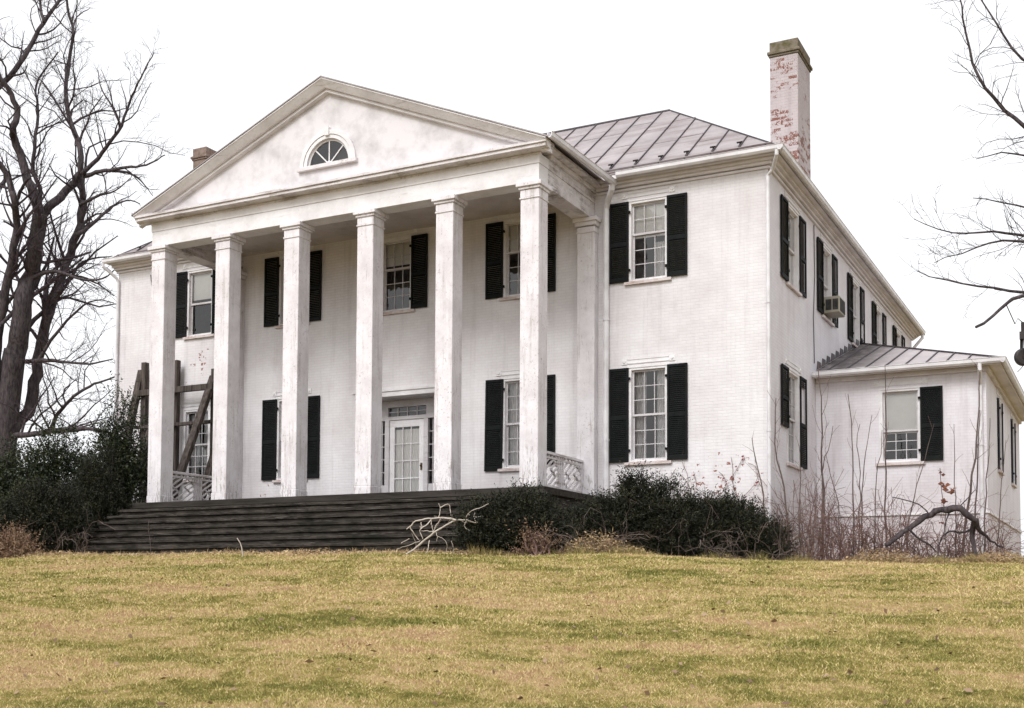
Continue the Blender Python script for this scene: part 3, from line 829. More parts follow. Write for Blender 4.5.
for yy in (1.2, 2.7):                                    # cross welts of the metal sheets
    for i in range(31):
        x = seam_x[i]; oy = yy+.35*math.sin(i*2.3)
        if XE-(x-.66) < oy+GO+.1 or x-.66-XEL < oy+GO or oy > y_r-.2: continue
        rf.beam(onroof(x-.02, oy, .004), onroof(x-.64, oy, .004), .02, .012, nrm, 0)
roof = rf.build('roof', [M['roof'], M['seam']], house)
for i, x in enumerate(seam_x):
    if x < 6.2 and x > -6.2 or XE-x < .8 or x-XEL < .8: continue
    sg = MB(); o = onroof(x-.02, -GO+.50, .0)
    sg.beam(o, o+nrm*.075, .04, .03, (1,0,0)); sg.beam(o+nrm*.075+Vector((-.075,0,0)), o+nrm*.075+Vector((.06,0,0)), .03, .035, nrm)
    sg.beam(o+nrm*.01+Vector((0,-.14,-.10)), o+nrm*.03+Vector((0,.0,.0)), .03, .03, nrm)
    sg.build('snow_guard', M['iron'], roof)
# eaves
ev = MB()
ev.box(XL-.05, XR+.06, -.05, -.001, 7.60, 7.66); ev.box(XL-.10, XR+.12, -.12, -.001, 7.68, 7.75); ev.box(XL-.12, XR+.20, -.20, -.001, 7.75, 7.82)
ev.box(XR+.001, XR+.06, -.05+.05, DEP, 7.60, 7.66); ev.box(XR+.001, XR+.12, 0, DEP, 7.68, 7.75); ev.box(XR+.001, XR+.20, 0, DEP+.0, 7.75, 7.82)
ev.box(XL-.12, XL-.001, 0, 7.6, 7.66, 7.82)
ev.box(XEL+.03, XE-.03, -GO+.02, .02, 7.823, 7.85); ev.box(XR-.02, XE-.03, .02, DEP+.28, 7.823, 7.85); ev.box(XEL+.03, XL+.05, .02, 7.8, 7.823, 7.85)
ev.box(XEL+.02, XE-.02, -GO+.01, -GO+.05, 7.823, 7.92); ev.box(XE-.06, XE-.02, -GO+.05, DEP+.3, 7.823, 7.92)
ev.prism([(XR, 7.66), (XE-.02, 7.9), (6.5, 11.03), (6.5, 10.7), (XR-.3, 7.9)], 'y', DEP+.1, DEP+.3)
ev.build('cornice', M['soffit'], house, bevel=.005)
gt = MB(); gutter(gt, (XT+.42, -GO, 7.88), (XE+.1, -GO, 7.885), (0,-1,0)); gt.build('gutter', M['gutter'], house)
gt = MB(); gutter(gt, (XEL-.05, -GO, 7.885), (-XT-.14, -GO, 7.88), (0,-1,0)); gt.build('gutter', M['gutter'], house)
gt = MB(); gutter(gt, (XE-.03, -GO-.12, 7.885), (XE-.03, DEP+.3, 7.885), (1,0,0)); gt.build('gutter', M['gutter'], house)
# downspouts
def spout(pts, r=.045):
    d = MB(); d.tube(pts, r, 10)
    for z in (1.4, 4.4):
        if pts[-1][2] < z < pts[-2][2]-.3: d.tube([(pts[-1][0], pts[-1][1], z), (pts[-1][0], pts[-1][1], z+.05)], r+.012, 10)
    d.build('downspout', M['gutter'], house, smooth=False)
spout([(XE-.05,-GO-.08,7.83),(XE-.05,-GO-.08,7.74),(XR+.16,-.14,7.52),(XR+.02,-.07,7.40),(XR+.02,-.07,-1.2)])
spout([(XT+.26,-.36,7.70),(XT+.26,-.34,7.60),(XT+.06,-.14,7.36),(XT+.0,-.08,7.2),(XT+.0,-.08,-1.2)], .075)
spout([(XEL-.02,-GO-.08,7.83),(XEL-.02,-GO-.08,7.74),(XL+.03,-.12,7.42),(XL+.05,-.07,7.3),(XL+.05,-.07,-1.2)])
spout([(XE-.0,DEP+.1,7.83),(XE-.0,DEP+.1,7.70),(XR+.10,DEP-.1,7.30),(XR+.06,DEP-.1,7.1),(XR+.06,DEP-.1,-1.2)], .06)
cb_ = MB(); cb_.tube([(XR+.02,4.55,7.55),(XR+.02,4.6,6.2),(XR+.02,4.42,5.0),(XR+.02,4.5,3.8)], .012, 5); cb_.build('cable', M['cable'], house)
cb_ = MB(); cb_.tube([(-9.0,-.02,7.4),(-8.85,-.02,6.4),(-8.75,-.02,5.8),(-8.8,-.02,3.9)], .012, 5); cb_.build('cable', M['cable'], house)
# ---- chimneys
M['cap'] = plain('mossy_chimney_cap', (0.22, 0.185, 0.15), (0.10, 0.088, 0.045), 5.0, 0.95, 0.1, bmp=.4)
M['chimtop'] = plain('old_brick', (0.17, 0.12, 0.10), (0.28, 0.22, 0.19), 7.0, 0.9, 0.1, bmp=.4)
def chimney(x0, x1, y0, y1, zt, mat):
    c = MB(); c.box(x0, x1, y0, y1, 7.5, zt-.42); ch = c.build('chimney', mat, house, bevel=.01)
    c = MB()
    c.box(x0-.03, x1+.03, y0-.03, y1+.03, zt-.42, zt-.36); c.box(x0-.065, x1+.065, y0-.065, y1+.065, zt-.36, zt-.28)
    c.box(x0-.01, x1+.01, y0-.01, y1+.01, zt-.28, zt-.01)
    for (fx, fy) in ((.3, .3), (.3, .7)):
        pass
    c.box(x0+.1, x1-.1, y0+.15, y1-.15, zt-.01, zt+.015)
    c.build('chimney_cap', M['cap'] if mat is M['chim'] else M['chimtop'], ch, bevel=.012)
chimney(9.25, 10.0, 4.0, 5.38, 12.52, M['chim'])
chimney(-10.02, -9.45, 2.85, 3.75, 12.50, M['chimtop'])
# ---- wing roof
zg = 3.50
xa, ya, yb_ = XW+.39, YW-.39, YWB+.3
pk = (XR, 10.9, 5.55)
wr = MB()
wr.add([(XR,ya,zg),(xa,ya,zg),pk], [(0,1,2)]); wr.add([(xa,ya,zg),(xa,yb_,zg),(XR,yb_-1.5,5.0),pk], [(0,1,2,3)])
wr.add([(XR,yb_,zg),(XR,yb_-1.5,5.0),(xa,yb_,zg)], [(0,1,2)])
sw = (pk[2]-zg)/(pk[1]-ya)
nw = Vector((0,-sw,1)).normalized()
for i in range(9):
    x = XR+.35+.5*i; t = 1-(x-XR)/(xa-XR); L = t*(pk[1]-ya)
    if L < .3: continue
    wr.beam((x,ya+.1,zg+.1*sw+.02), (x,ya+L-.05,zg+(L-.05)*sw+.02), .022, .04, nw, 1)
wr.beam((xa,ya,zg+.02), (pk[0],pk[1],pk[2]+.02), .05, .05, (0,0,1), 1)
wroof = wr.build('wing_roof', [M['wingroof'], M['seam']], house)
fl = MB()
for i in range(11):
    y = ya+.5+i*.58; z = zg+(y-ya)*sw
    fl.prism([(y, z+.02), (y+.5, z+.5*sw+.02), (y+.46, z+.5*sw+.14), (y+.10, z+.5*sw+.12)], 'x', XR+.003, XR+.02)
fl.build('flashing', M['seam'], wroof)
we = MB()
we.box(XR+.02, xa-.02, ya+.01, YW, 3.40, 3.425); we.box(XW, xa-.02, YW, yb_-.05, 3.40, 3.425)
we.box(XR+.02, xa-.01, ya+.005, ya+.04, 3.36, 3.49); we.box(xa-.045, xa-.01, ya+.04, yb_, 3.36, 3.49)
we.box(XR+.02, XW+.08, YW-.08, YW-.001, 3.28, 3.395); we.box(XW+.001, XW+.08, YW, YWB, 3.28, 3.395)
we.build('cornice', M['soffit'], house, bevel=.004)
gt = MB(); gutter(gt, (XR+.02, ya+.005, 3.445), (xa+.1, ya+.005, 3.445), (0,-1,0)); gt.build('gutter', M['gutter'], house)
gt = MB(); gutter(gt, (xa-.01, ya-.11, 3.445), (xa-.01, yb_, 3.445), (1,0,0)); gt.build('gutter', M['gutter'], house)
spout([(XW-.10,ya-.06,3.40),(XW-.10,ya-.06,3.25),(XW-.13,YW-.08,2.95),(XW-.13,YW-.07,2.7),(XW-.13,YW-.07,-1.3)], .05)
lg = MB(); lg.box(XR+.02, XW+.05, YW-.05, YW-.001, -.30, -.24); lg.box(XW+.001, XW+.05, YW, YWB, -.30, -.24); lg.build('water_table', M['trim'], house, bevel=.005)
# ---- porch floor, stairs, railings
fl = MB(); fl.box(-6.2, 6.2, YF-.38, -.001, -.16, 0.0); fl.box(-6.1, 6.1, YF-.30, -.001, -1.7, -.165)
fl.box(-1.21, 1.21, 0.0, .75, -.16, 0.0)
fl.build('porch_floor', M['floor'], house, bevel=.01)
stt = MB(); NS = 8
for sx in (-1, 1):
    a, b = sorted((sx*6.0, sx*5.86))
    stt.prism([(YF-.31, -1.7), (YF-.31, -.25), (YF-.31-.34*NS, -1.7)], 'x', a, b)
stairs = stt.build('stairs', M['steps'], house)
rise = 1.46/NS
for i in range(1, NS):
    z = -.02 - i*rise
    y1 = YF-.38-.34*(i-1); y0 = y1-.36
    s_ = MB(); w_ = 6.15
    nseg = 26; vs = []
    for k in range(nseg+1):                              # worn, slightly sagging tread
        x = -w_+2*w_*k/nseg; dzz = .004*math.sin(x*.9+i*2.1)+.003*math.sin(x*3.1+i)-.003*(k % 3 == i % 3); dy = .006*math.sin(x*1.7+i*1.3)
        zz = z+dzz
        vs += [(x, y0-.03+dy, zz-.065), (x, y0-.03+dy, zz-.012), (x, y0-.015+dy, zz), (x, y1, z), (x, y1, z-.065)]
    s_.add(vs, [(5*k+j, 5*k+(j+1) % 5, 5*k+5+(j+1) % 5, 5*k+5+j) for k in range(nseg) for j in range(5)] + [(0,4,3,2,1), tuple(5*nseg+j for j in range(5))])
    s_.box(-w_+.03, w_-.03, y0+.02, y0+.05, z-rise-.02, z-.08)
    s_.build('step', M['steps'], stairs)
def railing(x):
    r_ = MB(); y0, y1 = YK+.0, -.26; ym = (y0+y1)/2
    r_.prism([(-.06+x, .88), (.06+x, .88), (.05+x, .935), (x, .955), (-.05+x, .935)], 'y', y0, y1)
    for z0, z1 in ((.78, .83), (.10, .16)): r_.box(x-.03, x+.03, y0, y1, z0, z1)
    for yy in (y0+.04, ym, y1-.04, ym-.12, ym+.12): r_.box(x-.028, x+.028, yy-.028, yy+.028, .0 if abs(yy-ym) > .2 or yy == ym else .16, .88)
    for (a, b) in ((y0+.08, ym-.16), (ym+.16, y1-.08)):    # lattice of diagonals, Chinese fashion
        L = b-a; H = .62; zb = .16; c = (a+b)/2
        def bar(ya_, za_, yb2, zb2): r_.beam((x, a+ya_*L, zb+za_*H), (x, a+yb2*L, zb+zb2*H), .035, .046, (1,0,0))
        bar(0,.5,.5,1); bar(.5,0,1,.5); bar(0,.75,.25,1); bar(.75,0,1,.25); bar(.0,.25,.75,1.0); bar(.25,0,1,.75)
        bar(0,.25,.25,0); bar(.75,1,1,.75); bar(0,0,.38,.38); bar(.62,.62,1,1); bar(.12,.62,.38,.38); bar(.62,.62,.88,.38)
        for k in range(5): r_.box(x-.02, x+.02, a+L*(k+.5)/5-.02, a+L*(k+.5)/5+.02, .83, .88)
    o = r_.build('railing', M['worn'], house)
    return o
railing(2.5*S); railing(-2.5*S)

# ------------------------------------------------------------------ window air conditioner
zA = 5.40
ac = thing('air_conditioner', 'beige window air conditioner sticking out of an upstairs side window', 'air conditioner', (XR+.24, 6.1, zA))
b_ = MB(); b_.box(XR-.16, XR+.44, 5.70, 6.42, zA, zA+.46); b_.build('case', M['ac'], ac, bevel=.02)
b_ = MB()
b_.box(XR+.06, XR+.22, 5.692, 5.699, zA+.08, zA+.38); b_.box(XR+.25, XR+.40, 5.692, 5.699, zA+.08, zA+.38)
b_.build('vent', M['acdark'], ac)
b_ = MB(); b_.box(XR+.441, XR+.447, 5.75, 6.37, zA+.05, zA+.41)
for k in range(9): b_.box(XR+.447, XR+.456, 5.75, 6.37, zA+.06+k*.04, zA+.075+k*.04)
b_.build('grille', M['acdark'], ac)

# ------------------------------------------------------------------ timber shoring at the left bay
sh = thing('timber_shoring', 'grey timber braces propping the left bay wall behind the porch', 'shoring', (-8.0, -1.6, -1.45))
for x, zt in ((-8.92, 4.62), (-7.65, 4.58), (-6.16, 4.2)):
    p = MB(); p.box(x-.09, x+.09, -.33, -.17, -1.5, zt); p.build('post', M['timber'], sh, bevel=.008)
for z in (3.66, 2.62):
    p = MB(); p.box(-9.1, -6.1, -.45, -.335, z-(.09 if z > 3 else .05), z+(.09 if z > 3 else .05)); p.build('rail', M['timber'], sh, bevel=.008)
for x, za, yb2 in ((-9.10, 4.4, -1.7), (-7.84, 4.4, -2.7), (-6.25, 4.0, -2.6), (-6.10, 1.9, -1.5)):
    p = MB(); p.beam((x, -.20, za), (x, yb2, -1.5), .14, .22, (1,0,0)); p.build('raking_brace', M['timber'], sh, bevel=.008)

# ------------------------------------------------------------------ branches
rng = random.Random(11)
def vrand(s=1.0): return Vector((rng.gauss(0,s), rng.gauss(0,s), rng.gauss(0,s)))
def resample(pts, n):
    P = [Vector(p) for p in pts]
    L = [0]
    for i in range(1, len(P)): L.append(L[-1]+(P[i]-P[i-1]).length)
    out = []
    for k in range(n):
        s_ = L[-1]*k/(n-1)
        i = max(j for j in range(len(L)) if L[j] <= s_+1e-9); i = min(i, len(P)-2)
        t = (s_-L[i])/max(1e-9, L[i+1]-L[i])
        # Catmull-Rom through the guide points
        p0, p1, p2, p3 = P[max(i-1,0)], P[i], P[i+1], P[min(i+2,len(P)-1)]
        out.append(.5*((2*p1)+(p2-p0)*t+(2*p0-5*p1+4*p2-p3)*t*t+(3*p1-p0-3*p2+p3)*t**3))
    return out
def grow(mb, pts, r0, r1, lvl, per_m, up=.25, spread=.9, start=.15, lenf=.42, minr=.004, maxlen=3.0, droop=0.0, kink=.14):
    """twigs along a limb, then twigs along those"""
    L = sum((pts[i+1]-pts[i]).length for i in range(len(pts)-1))
    n = max(2, int(L*per_m*(.8+.4*rng.random())))
    for k in range(n):
        t = start+(1-start)*(k+rng.random())/n
        if t > .995: continue
        f = t*(len(pts)-1); i = min(int(f), len(pts)-2); fr_ = f-i
        p = pts[i].lerp(pts[i+1], fr_); d = (pts[i+1]-pts[i]).normalized()
        rr_ = (r0+(r1-r0)*t)
        side = d.cross(vrand()).normalized()
        ang = spread*(.6+.6*rng.random())
        dr = (d*math.cos(ang)+side*math.sin(ang)+Vector((0,0,up-droop))).normalized()
        ln = min(maxlen, L*lenf*(1.15-.75*t)*(.5+.8*rng.random()))
        if ln < .12: continue
        m = 5 if ln > .5 else 4
        q = [p.copy()]
        for s_ in range(m):
            dr = (dr+vrand(kink)+Vector((0,0,up*.18))).normalized()
            q.append(q[-1]+dr*ln/m)
        ra = max(minr, rr_*.5*(.6+.5*rng.random())); rb = max(minr*.55, ra*.3)
        ra = min(ra, ln*.03+minr)
        mb.tube(q, [ra+(rb-ra)*j/m for j in range(m+1)], 5 if ra > .02 else 3, cap=False)
        if lvl > 1:
            grow(mb, q, ra, rb, lvl-1, per_m*1.5, up, spread*.9, .15, lenf*1.08, minr, maxlen*.5, droop, kink)

def pxline(L, d0, dd, jit=.25):
    """guide points of a limb: pixels of the photograph at a depth that wanders"""
    out = []
    n = len(L)
    for i, p in enumerate(L):
        out.append(Vector(at(p[0], p[1], d0+dd*i/max(1,n-1)+(rng.uniform(-jit, jit) if i else 0))))
    return out

# ---- big bare tree at the left of the house
D = 40.0
base = at(-6, 540, D); base[2] = gz(base[0], base[1])
tree = thing('bare_tree', 'huge bare grey tree with many forking limbs left of the house', 'tree', base)
tk, tw = MB(), MB()
trunk = [Vector((base[0]-.1, base[1], base[2]-.2)), Vector(at(-4, 500, D)), Vector(at(0, 460, D)), Vector(at(6, 410, D)), Vector(at(15, 350, D))]
tp = resample(trunk, 14); tk.tube(tp, [.86, .72]+[.60-.023*i for i in range(12)], 14)
limbs = [ # pixels, depth drift, radius from, to
 ([(10,385),(15,352),(22,310),(30,275),(36,245),(40,214)], -.6, .66, .44),
 ([(40,216),(34,195),(24,170),(15,140),(13,128),(18,112),(12,97),(6,86),(-6,72),(-14,52),(-16,20)], -1.2, .34, .05),
 ([(-12,95),(0,86),(18,66),(31,45),(44,22),(60,0),(75,-25)], 1.0, .19, .08),
 ([(44,22),(40,5),(43,-20)], .4, .08, .04),
 ([(40,216),(54,203),(68,190),(80,174)], .5, .28, .23),
 ([(81,176),(80,150),(70,120),(66,98),(67,72),(73,34),(68,10),(65,-15)], 1.2, .19, .06),
 ([(73,36),(76,18),(90,8)], .4, .05, .02),
 ([(82,174),(100,156),(112,140),(121,126),(130,100),(140,80),(154,52)], -1.5, .15, .03),
 ([(121,126),(112,106),(101,88),(98,70)], .7, .06, .02),
 ([(84,176),(98,172),(112,170),(128,167),(145,165),(165,155)], -1.8, .15, .03),
 ([(112,171),(128,173),(140,180),(153,196)], 1.0, .07, .02),
 ([(2,455),(14,428),(27,412),(34,390),(40,350),(50,310),(62,275),(76,235),(83,205),(82,176)], 1.8, .42, .20),
 ([(36,215),(40,190),(33,170),(35,140),(38,110),(36,85),(45,70),(58,52)], 1.6, .12, .04),
 ([(4,425),(-4,385),(-2,340),(6,290),(14,245),(17,220),(14,200),(8,178),(0,165),(-15,150)], -2.2, .34, .16),
 ([(14,205),(24,185),(30,178)], -.7, .14, .07),
 ([(8,178),(-4,190),(-16,210)], -.8, .14, .06),
 ([(4,437),(26,435),(48,431),(70,429),(88,429),(114,434),(130,440)], -3.0, .20, .06),
 ([(50,430),(60,412),(72,398),(90,386),(106,380),(122,374)], -2.0, .15, .04),
 ([(12,368),(26,362),(48,360),(66,362),(90,364),(113,359)], -2.5, .12, .03),
 ([(20,335),(36,318),(54,300),(70,280),(82,262),(100,258),(112,256)], 2.4, .12, .03),
 ([(30,280),(44,273),(60,272),(84,280),(104,278),(116,268)], -2.4, .11, .03),
 ([(58,292),(66,280),(78,276),(98,284),(114,296)], 1.5, .09, .03),
 ([(38,362),(48,345),(66,322),(84,305),(100,300),(114,303)], -1.4, .09, .03),
 ([(76,235),(92,225),(110,208),(128,200),(140,204)], 2.0, .10, .03),
 ([(80,205),(98,196),(116,190),(130,178)], -1.6, .09, .02),
 ([(15,310),(4,322),(-10,335),(-40,340)], -1.0, .14, .05),
 ([(30,275),(10,300),(-6,320),(-40,330)], 1.5, .16, .06),
 ([(-8,430),(-30,380),(-60,330),(-90,250),(-100,150),(-110,60)], 2.0, .40, .08),
 ([(-30,380),(-50,300),(-45,200),(-60,100),(-50,0),(-60,-60)], -2.0, .26, .06),
]
for L, dd, ra, rb in limbs:
    ra *= .54 if ra > .13 else .72; rb *= .54
    st_d = D if ra > .2 else D+rng.uniform(-.3, .3)
    g_ = pxline(L, st_d, dd)
    n = max(6, len(L)*3); q = resample(g_, n)
    wob = ra*.35
    for i in range(1, n-1): q[i] = q[i]+vrand(wob*.4)
    tk.tube(q, [ra+(rb-ra)*i/(n-1) for i in range(n)], 9 if ra > .1 else 6)
    grow(tw, q, ra, rb, 3, 3.0 if ra < .15 else 2.0, up=.18, lenf=.44, minr=.0055, maxlen=2.6, kink=.22, start=.12 if ra < .15 else .4)
tk.build('trunk', M['bark'], tree, smooth=True)
tw.build('crown', M['twig'], tree)

# ---- tree out of frame on the right, its twigs reach in
D2 = 19.0
b2 = at(1235, 600, D2); b2[2] = gz(b2[0], b2[1])
tree2 = thing('bare_tree', 'bare tree at the right edge reaching thin twiggy branches towards the wing roof', 'tree', b2)
tk, tw = MB(), MB()
tpts = [Vector(b2), Vector(at(1230, 480, D2)), Vector(at(1226, 330, D2)), Vector(at(1215, 150, D2+.2)), Vector(at(1200, 20, D2+.4)), Vector(at(1205, -120, D2))]
q = resample(tpts, 16); q[0].z -= .2
tk.tube(q, [.38-.019*i for i in range(16)], 12)
arms = [
 ([(1212,100),(1120,150),(1060,140),(1024,127),(1000,106),(981,81),(968,45),(961,5),(955,-20)], .075, .008, .2),
 ([(1205,20),(1120,80),(1060,75),(1024,60),(1007,38),(990,12),(978,-5)], .06, .010, .3),
 ([(1216,170),(1130,175),(1060,160),(1024,155),(998,153),(976,159)], .06, .006, 1.0),
 ([(1220,230),(1130,235),(1060,215),(1024,207),(997,201),(973,198)], .055, .006, -.5),
 ([(1222,270),(1130,262),(1060,243),(1024,236),(1002,231),(980,233),(948,231),(914,219)], .065, .005, .6),
 ([(1222,275),(1120,270),(1050,247),(1022,241),(1000,241),(970,250),(934,263)], .06, .005, -.8),
 ([(1225,330),(1120,318),(1060,300),(1024,293),(981,286),(943,279),(917,271)], .07, .006, .4),
 ([(1225,340),(1110,300),(1060,292),(1024,294),(1003,308),(990,319),(976,327)], .065, .022, -.3),
]
for L, ra, rb, dd in arms:
    g_ = pxline(L, D2, dd, .12); n = len(L)*3; q = resample(g_, n)
    for i in range(1, n-1): q[i] = q[i]+vrand(.012)
    tk.tube(q, [ra+(rb-ra)*(i/(n-1))**.8 for i in range(n)], 6)
    if rb < .02: grow(tw, q, ra*.6, rb, 3, 5.4, up=.16, spread=.85, start=.2, lenf=.30, minr=.0036, maxlen=1.0, kink=.24)
    else: grow(tw, q[:14], ra*.6, rb, 2, 1.2, up=.1, start=.2, lenf=.12, minr=.0035, maxlen=.6)
for k in range(9):                                        # the rest of its crown, off to the right
    t0 = q0 = Vector(at(1226-3*k, 330-48*k, D2)); a = k*2.4
    d_ = Vector((math.cos(a)*.8+.4, math.sin(a), .55)).normalized(); L = 3.2-.18*k
    qq = [t0+d_*L*i/7+vrand(.05) for i in range(8)]
    tk.tube(qq, [.09-.011*i for i in range(8)], 6); grow(tw, qq, .08, .01, 2, 1.6, lenf=.3, minr=.004, maxlen=1.2)
tk.build('trunk', M['bark'], tree2, smooth=True)
tw.build('crown', M['twig'], tree2)
# ---- pulley hanging from the branch
hp = at(1023.5, 357, D2-.05)
pl = thing('hanging_pulley', 'dark round iron pulley hanging by a wire from the bare branch at the right edge', 'pulley', hp)
vx = Vector(R); vy = Vector(F); vz = Vector((0,0,1)); hp = Vector(hp)
p = MB(); A = [i*math.pi/12 for i in range(24)]
p.tube([hp-vy*.05, hp-vy*.035, hp+vy*.035, hp+vy*.05], [.12, .14, .14, .12], 24); p.tube([hp-vy*.065, hp+vy*.065], .035, 12); p.build('wheel', M['iron'], pl)
p = MB()
for s_ in (-1, 1): p.beam(hp+vy*.075*s_, hp+vy*.06*s_+vz*.30, .045, .016, vy)
p.box(hp.x-.05, hp.x+.05, hp.y-.07, hp.y+.07, hp.z+.28, hp.z+.40); p.beam(hp+vz*.40, hp+vz*.56, .05, .04, vy); p.build('bracket', M['iron'], pl)
p = MB(); p.tube([hp+vz*.55, hp+vz*.62-vx*.08, Vector(at(1015,324,D2)), Vector(at(1006,304,D2-.1))], .008, 5)
p.tube([hp-vz*.13, hp-vz*.18-vx*.04, hp-vz*.24-vx*.1], .006, 4); p.build('wire', M['iron'], pl)

# ------------------------------------------------------------------ shrubs
def sprays(n, lobes, nl, ln, leaf, seed, up=.45, flat=False, spread=.5):
    """sprigs standing out of a few overlapping lobes, leaves set along each sprig"""
    r_ = np.random.RandomState(seed)
    wts = np.array([l[3]*l[4]*l[5] for l in lobes])**(2/3.); wts /= wts.sum()
    li = r_.choice(len(lobes), n, p=wts)
    Lb = np.array(lobes)[li]
    d = r_.normal(size=(n, 3)); d /= np.linalg.norm(d, axis=1)[:, None]
    d[:, 2] = np.where(d[:, 2] < -.25, -d[:, 2]*.6, d[:, 2])
    rad = .35+.62*np.sqrt(r_.rand(n))
    st = Lb[:, :3]+d*Lb[:, 3:]*rad[:, None]
    dr = d*.8+np.array([0, 0, up])+r_.normal(size=(n, 3))*spread
    dr /= np.linalg.norm(dr, axis=1)[:, None]
    LN = ln*(.5+r_.rand(n))
    t = (np.arange(nl)+.5)/nl
    P = st[:, None, :]+dr[:, None, :]*(LN[:, None]*t[None])[:, :, None]
    bend = r_.normal(size=(n, 1, 3))*.12*LN[:, None, None]
    P = P+bend*(t**2)[None, :, None]
    P = P.reshape(-1, 3)
    DR = np.repeat(dr, nl, axis=0)
    k = len(P)
    ld = r_.normal(size=(k, 3)); ld = ld-(ld*DR).sum(1)[:, None]*DR*.6; ld /= np.linalg.norm(ld, axis=1)[:, None]
    ld = ld*.8+DR*.6; ld /= np.linalg.norm(ld, axis=1)[:, None]
    sd = np.cross(ld, r_.normal(size=(k, 3))); sd /= np.linalg.norm(sd, axis=1)[:, None]
    l = leaf[0]*(.6+.8*r_.rand(k)); wd = leaf[1]*(.7+.6*r_.rand(k))
    a = P; m_ = P+ld*(l*.5)[:, None]; b = P+ld*l[:, None]
    V = np.stack([a, m_-sd*(wd/2)[:, None], b, m_+sd*(wd/2)[:, None]], 1)
    rn = np.repeat(r_.rand(n)**1.5, nl)*.75+r_.rand(k)*.25
    keep = P[:, 2] > gz(P[:, 0], P[:, 1])-.02
    return V[keep], rn[keep]
def shrub(name, label, cat, px, d, w_, dep, h, kind, n, seed, group=None, lobes_n=6, top=None):
    b = at(px, 550, d); b[2] = gz(b[0], b[1])
    o = thing(name, label, cat, b, group)
    r_ = np.random.RandomState(seed)
    lobes = []
    for i in range(lobes_n):
        u = (i+.5)/lobes_n*2-1+r_.uniform(-.15, .15)
        hh = h*(1-.35*abs(u)**2.2)*r_.uniform(.72, 1.08)
        lat = u*w_*.72; fw = r_.uniform(-.4, .4)*dep
        rw = w_*r_.uniform(.36, .5)*(1.25 if lobes_n < 4 else 1)
        p = b + lat*_r + fw*np.array([F[0], F[1], 0])
        lobes.append((p[0], p[1], b[2]+hh*.42, rw, rw*dep/w_*1.2, hh*.52))
        lobes.append((p[0], p[1], b[2]+hh*.12, rw*1.05, rw*dep/w_*1.3, hh*.25))
        for j in range(3):
            q = p + r_.uniform(-.6, .6)*w_*.5*_r
            lobes.append((q[0], q[1], b[2]+hh*r_.uniform(.6, 1.0), rw*.26, rw*.26, hh*r_.uniform(.10, .2)))
    if kind == 'yew': V, rn = sprays(int(n*1.9), lobes, 12, .34, (.062, .020), seed, spread=.45); m_ = M['yew']
    elif kind == 'broad': V, rn = sprays(n, lobes, 9, .42, (.085, .036), seed, up=.5, spread=.55); m_ = M['broad']
    else: V, rn = sprays(n, lobes, 8, .35, (.06, .02), seed, spread=.8); m_ = M['dry']
    np_mesh('foliage', V, 4, m_, o, rn, origin=b)
    st = MB()
    for l in lobes:
        c0 = Vector(b)+Vector((rng.uniform(-.12,.12), rng.uniform(-.12,.12), -.05)); c1 = Vector(l[:3])+vrand(.06)
        mdl = c0.lerp(c1, .5)+vrand(.08)
        st.tube(resample([c0, mdl, c1, c1+Vector((rng.gauss(0,.1), rng.gauss(0,.1), l[5]*.8))], 8), [.03-.003*i for i in range(8)], 5, cap=False)
    st.build('stems', M['twig'] if kind != 'dry' else M['cane'], o)
    return o
shrub('yew_bush', 'low dark yew bush at the right end of the front steps', 'bush', 512, 23.6, .98, .8, 1.22, 'yew', 3600, 1, 'dark yew bushes along the house front')
shrub('yew_bush', 'tall dark yew bush under the right end of the porch railing and lower front window', 'bush', 626, 25.4, 1.5, .8, 1.55, 'yew', 5200, 2, 'dark yew bushes along the house front')
shrub('yew_bush', 'broad dark yew bush tapering down beside the bare saplings at the house corner', 'bush', 722, 25.2, 1.2, .8, 1.5, 'yew', 4600, 3, 'dark yew bushes along the house front')
shrub('evergreen_shrub', 'tall loose leafy evergreen shrub touching the left end column', 'shrub', 116, 32.4, .80, .7, 5.3, 'broad', 3000, 4, 'evergreen shrubs left of the steps', 4)
shrub('evergreen_shrub', 'rounded leafy evergreen shrub below the long low limb of the big tree', 'shrub', 64, 33.2, 1.2, 1.0, 3.9, 'broad', 4200, 5, 'evergreen shrubs left of the steps', 5)
shrub('evergreen_shrub', 'dark evergreen shrub hiding the foot of the big bare tree', 'shrub', 8, 33.8, 1.3, 1.0, 2.9, 'broad', 5200, 6, 'evergreen shrubs left of the steps', 5)
shrub('yew_bush', 'wide dark yew bush spilling over the lower left end of the steps', 'bush', 36, 29.4, 1.05, .8, 1.75, 'yew', 5200, 7, 'dark yew bushes left of the steps')
shrub('yew_bush', 'dark yew bush against the left end of the porch', 'bush', 98, 31.8, .85, .6, 2.5, 'yew', 3800, 8, 'dark yew bushes left of the steps', 4)
shrub('dead_bush', 'brown withered bush at the far left edge of the lawn', 'bush', 10, 28.0, .75, .5, .62, 'dry', 900, 9)
shrub('dead_bush', 'small rust brown withered bush in front of the dark yew by the steps', 'bush', 536, 22.8, .34, .3, .5, 'dry', 150, 10)

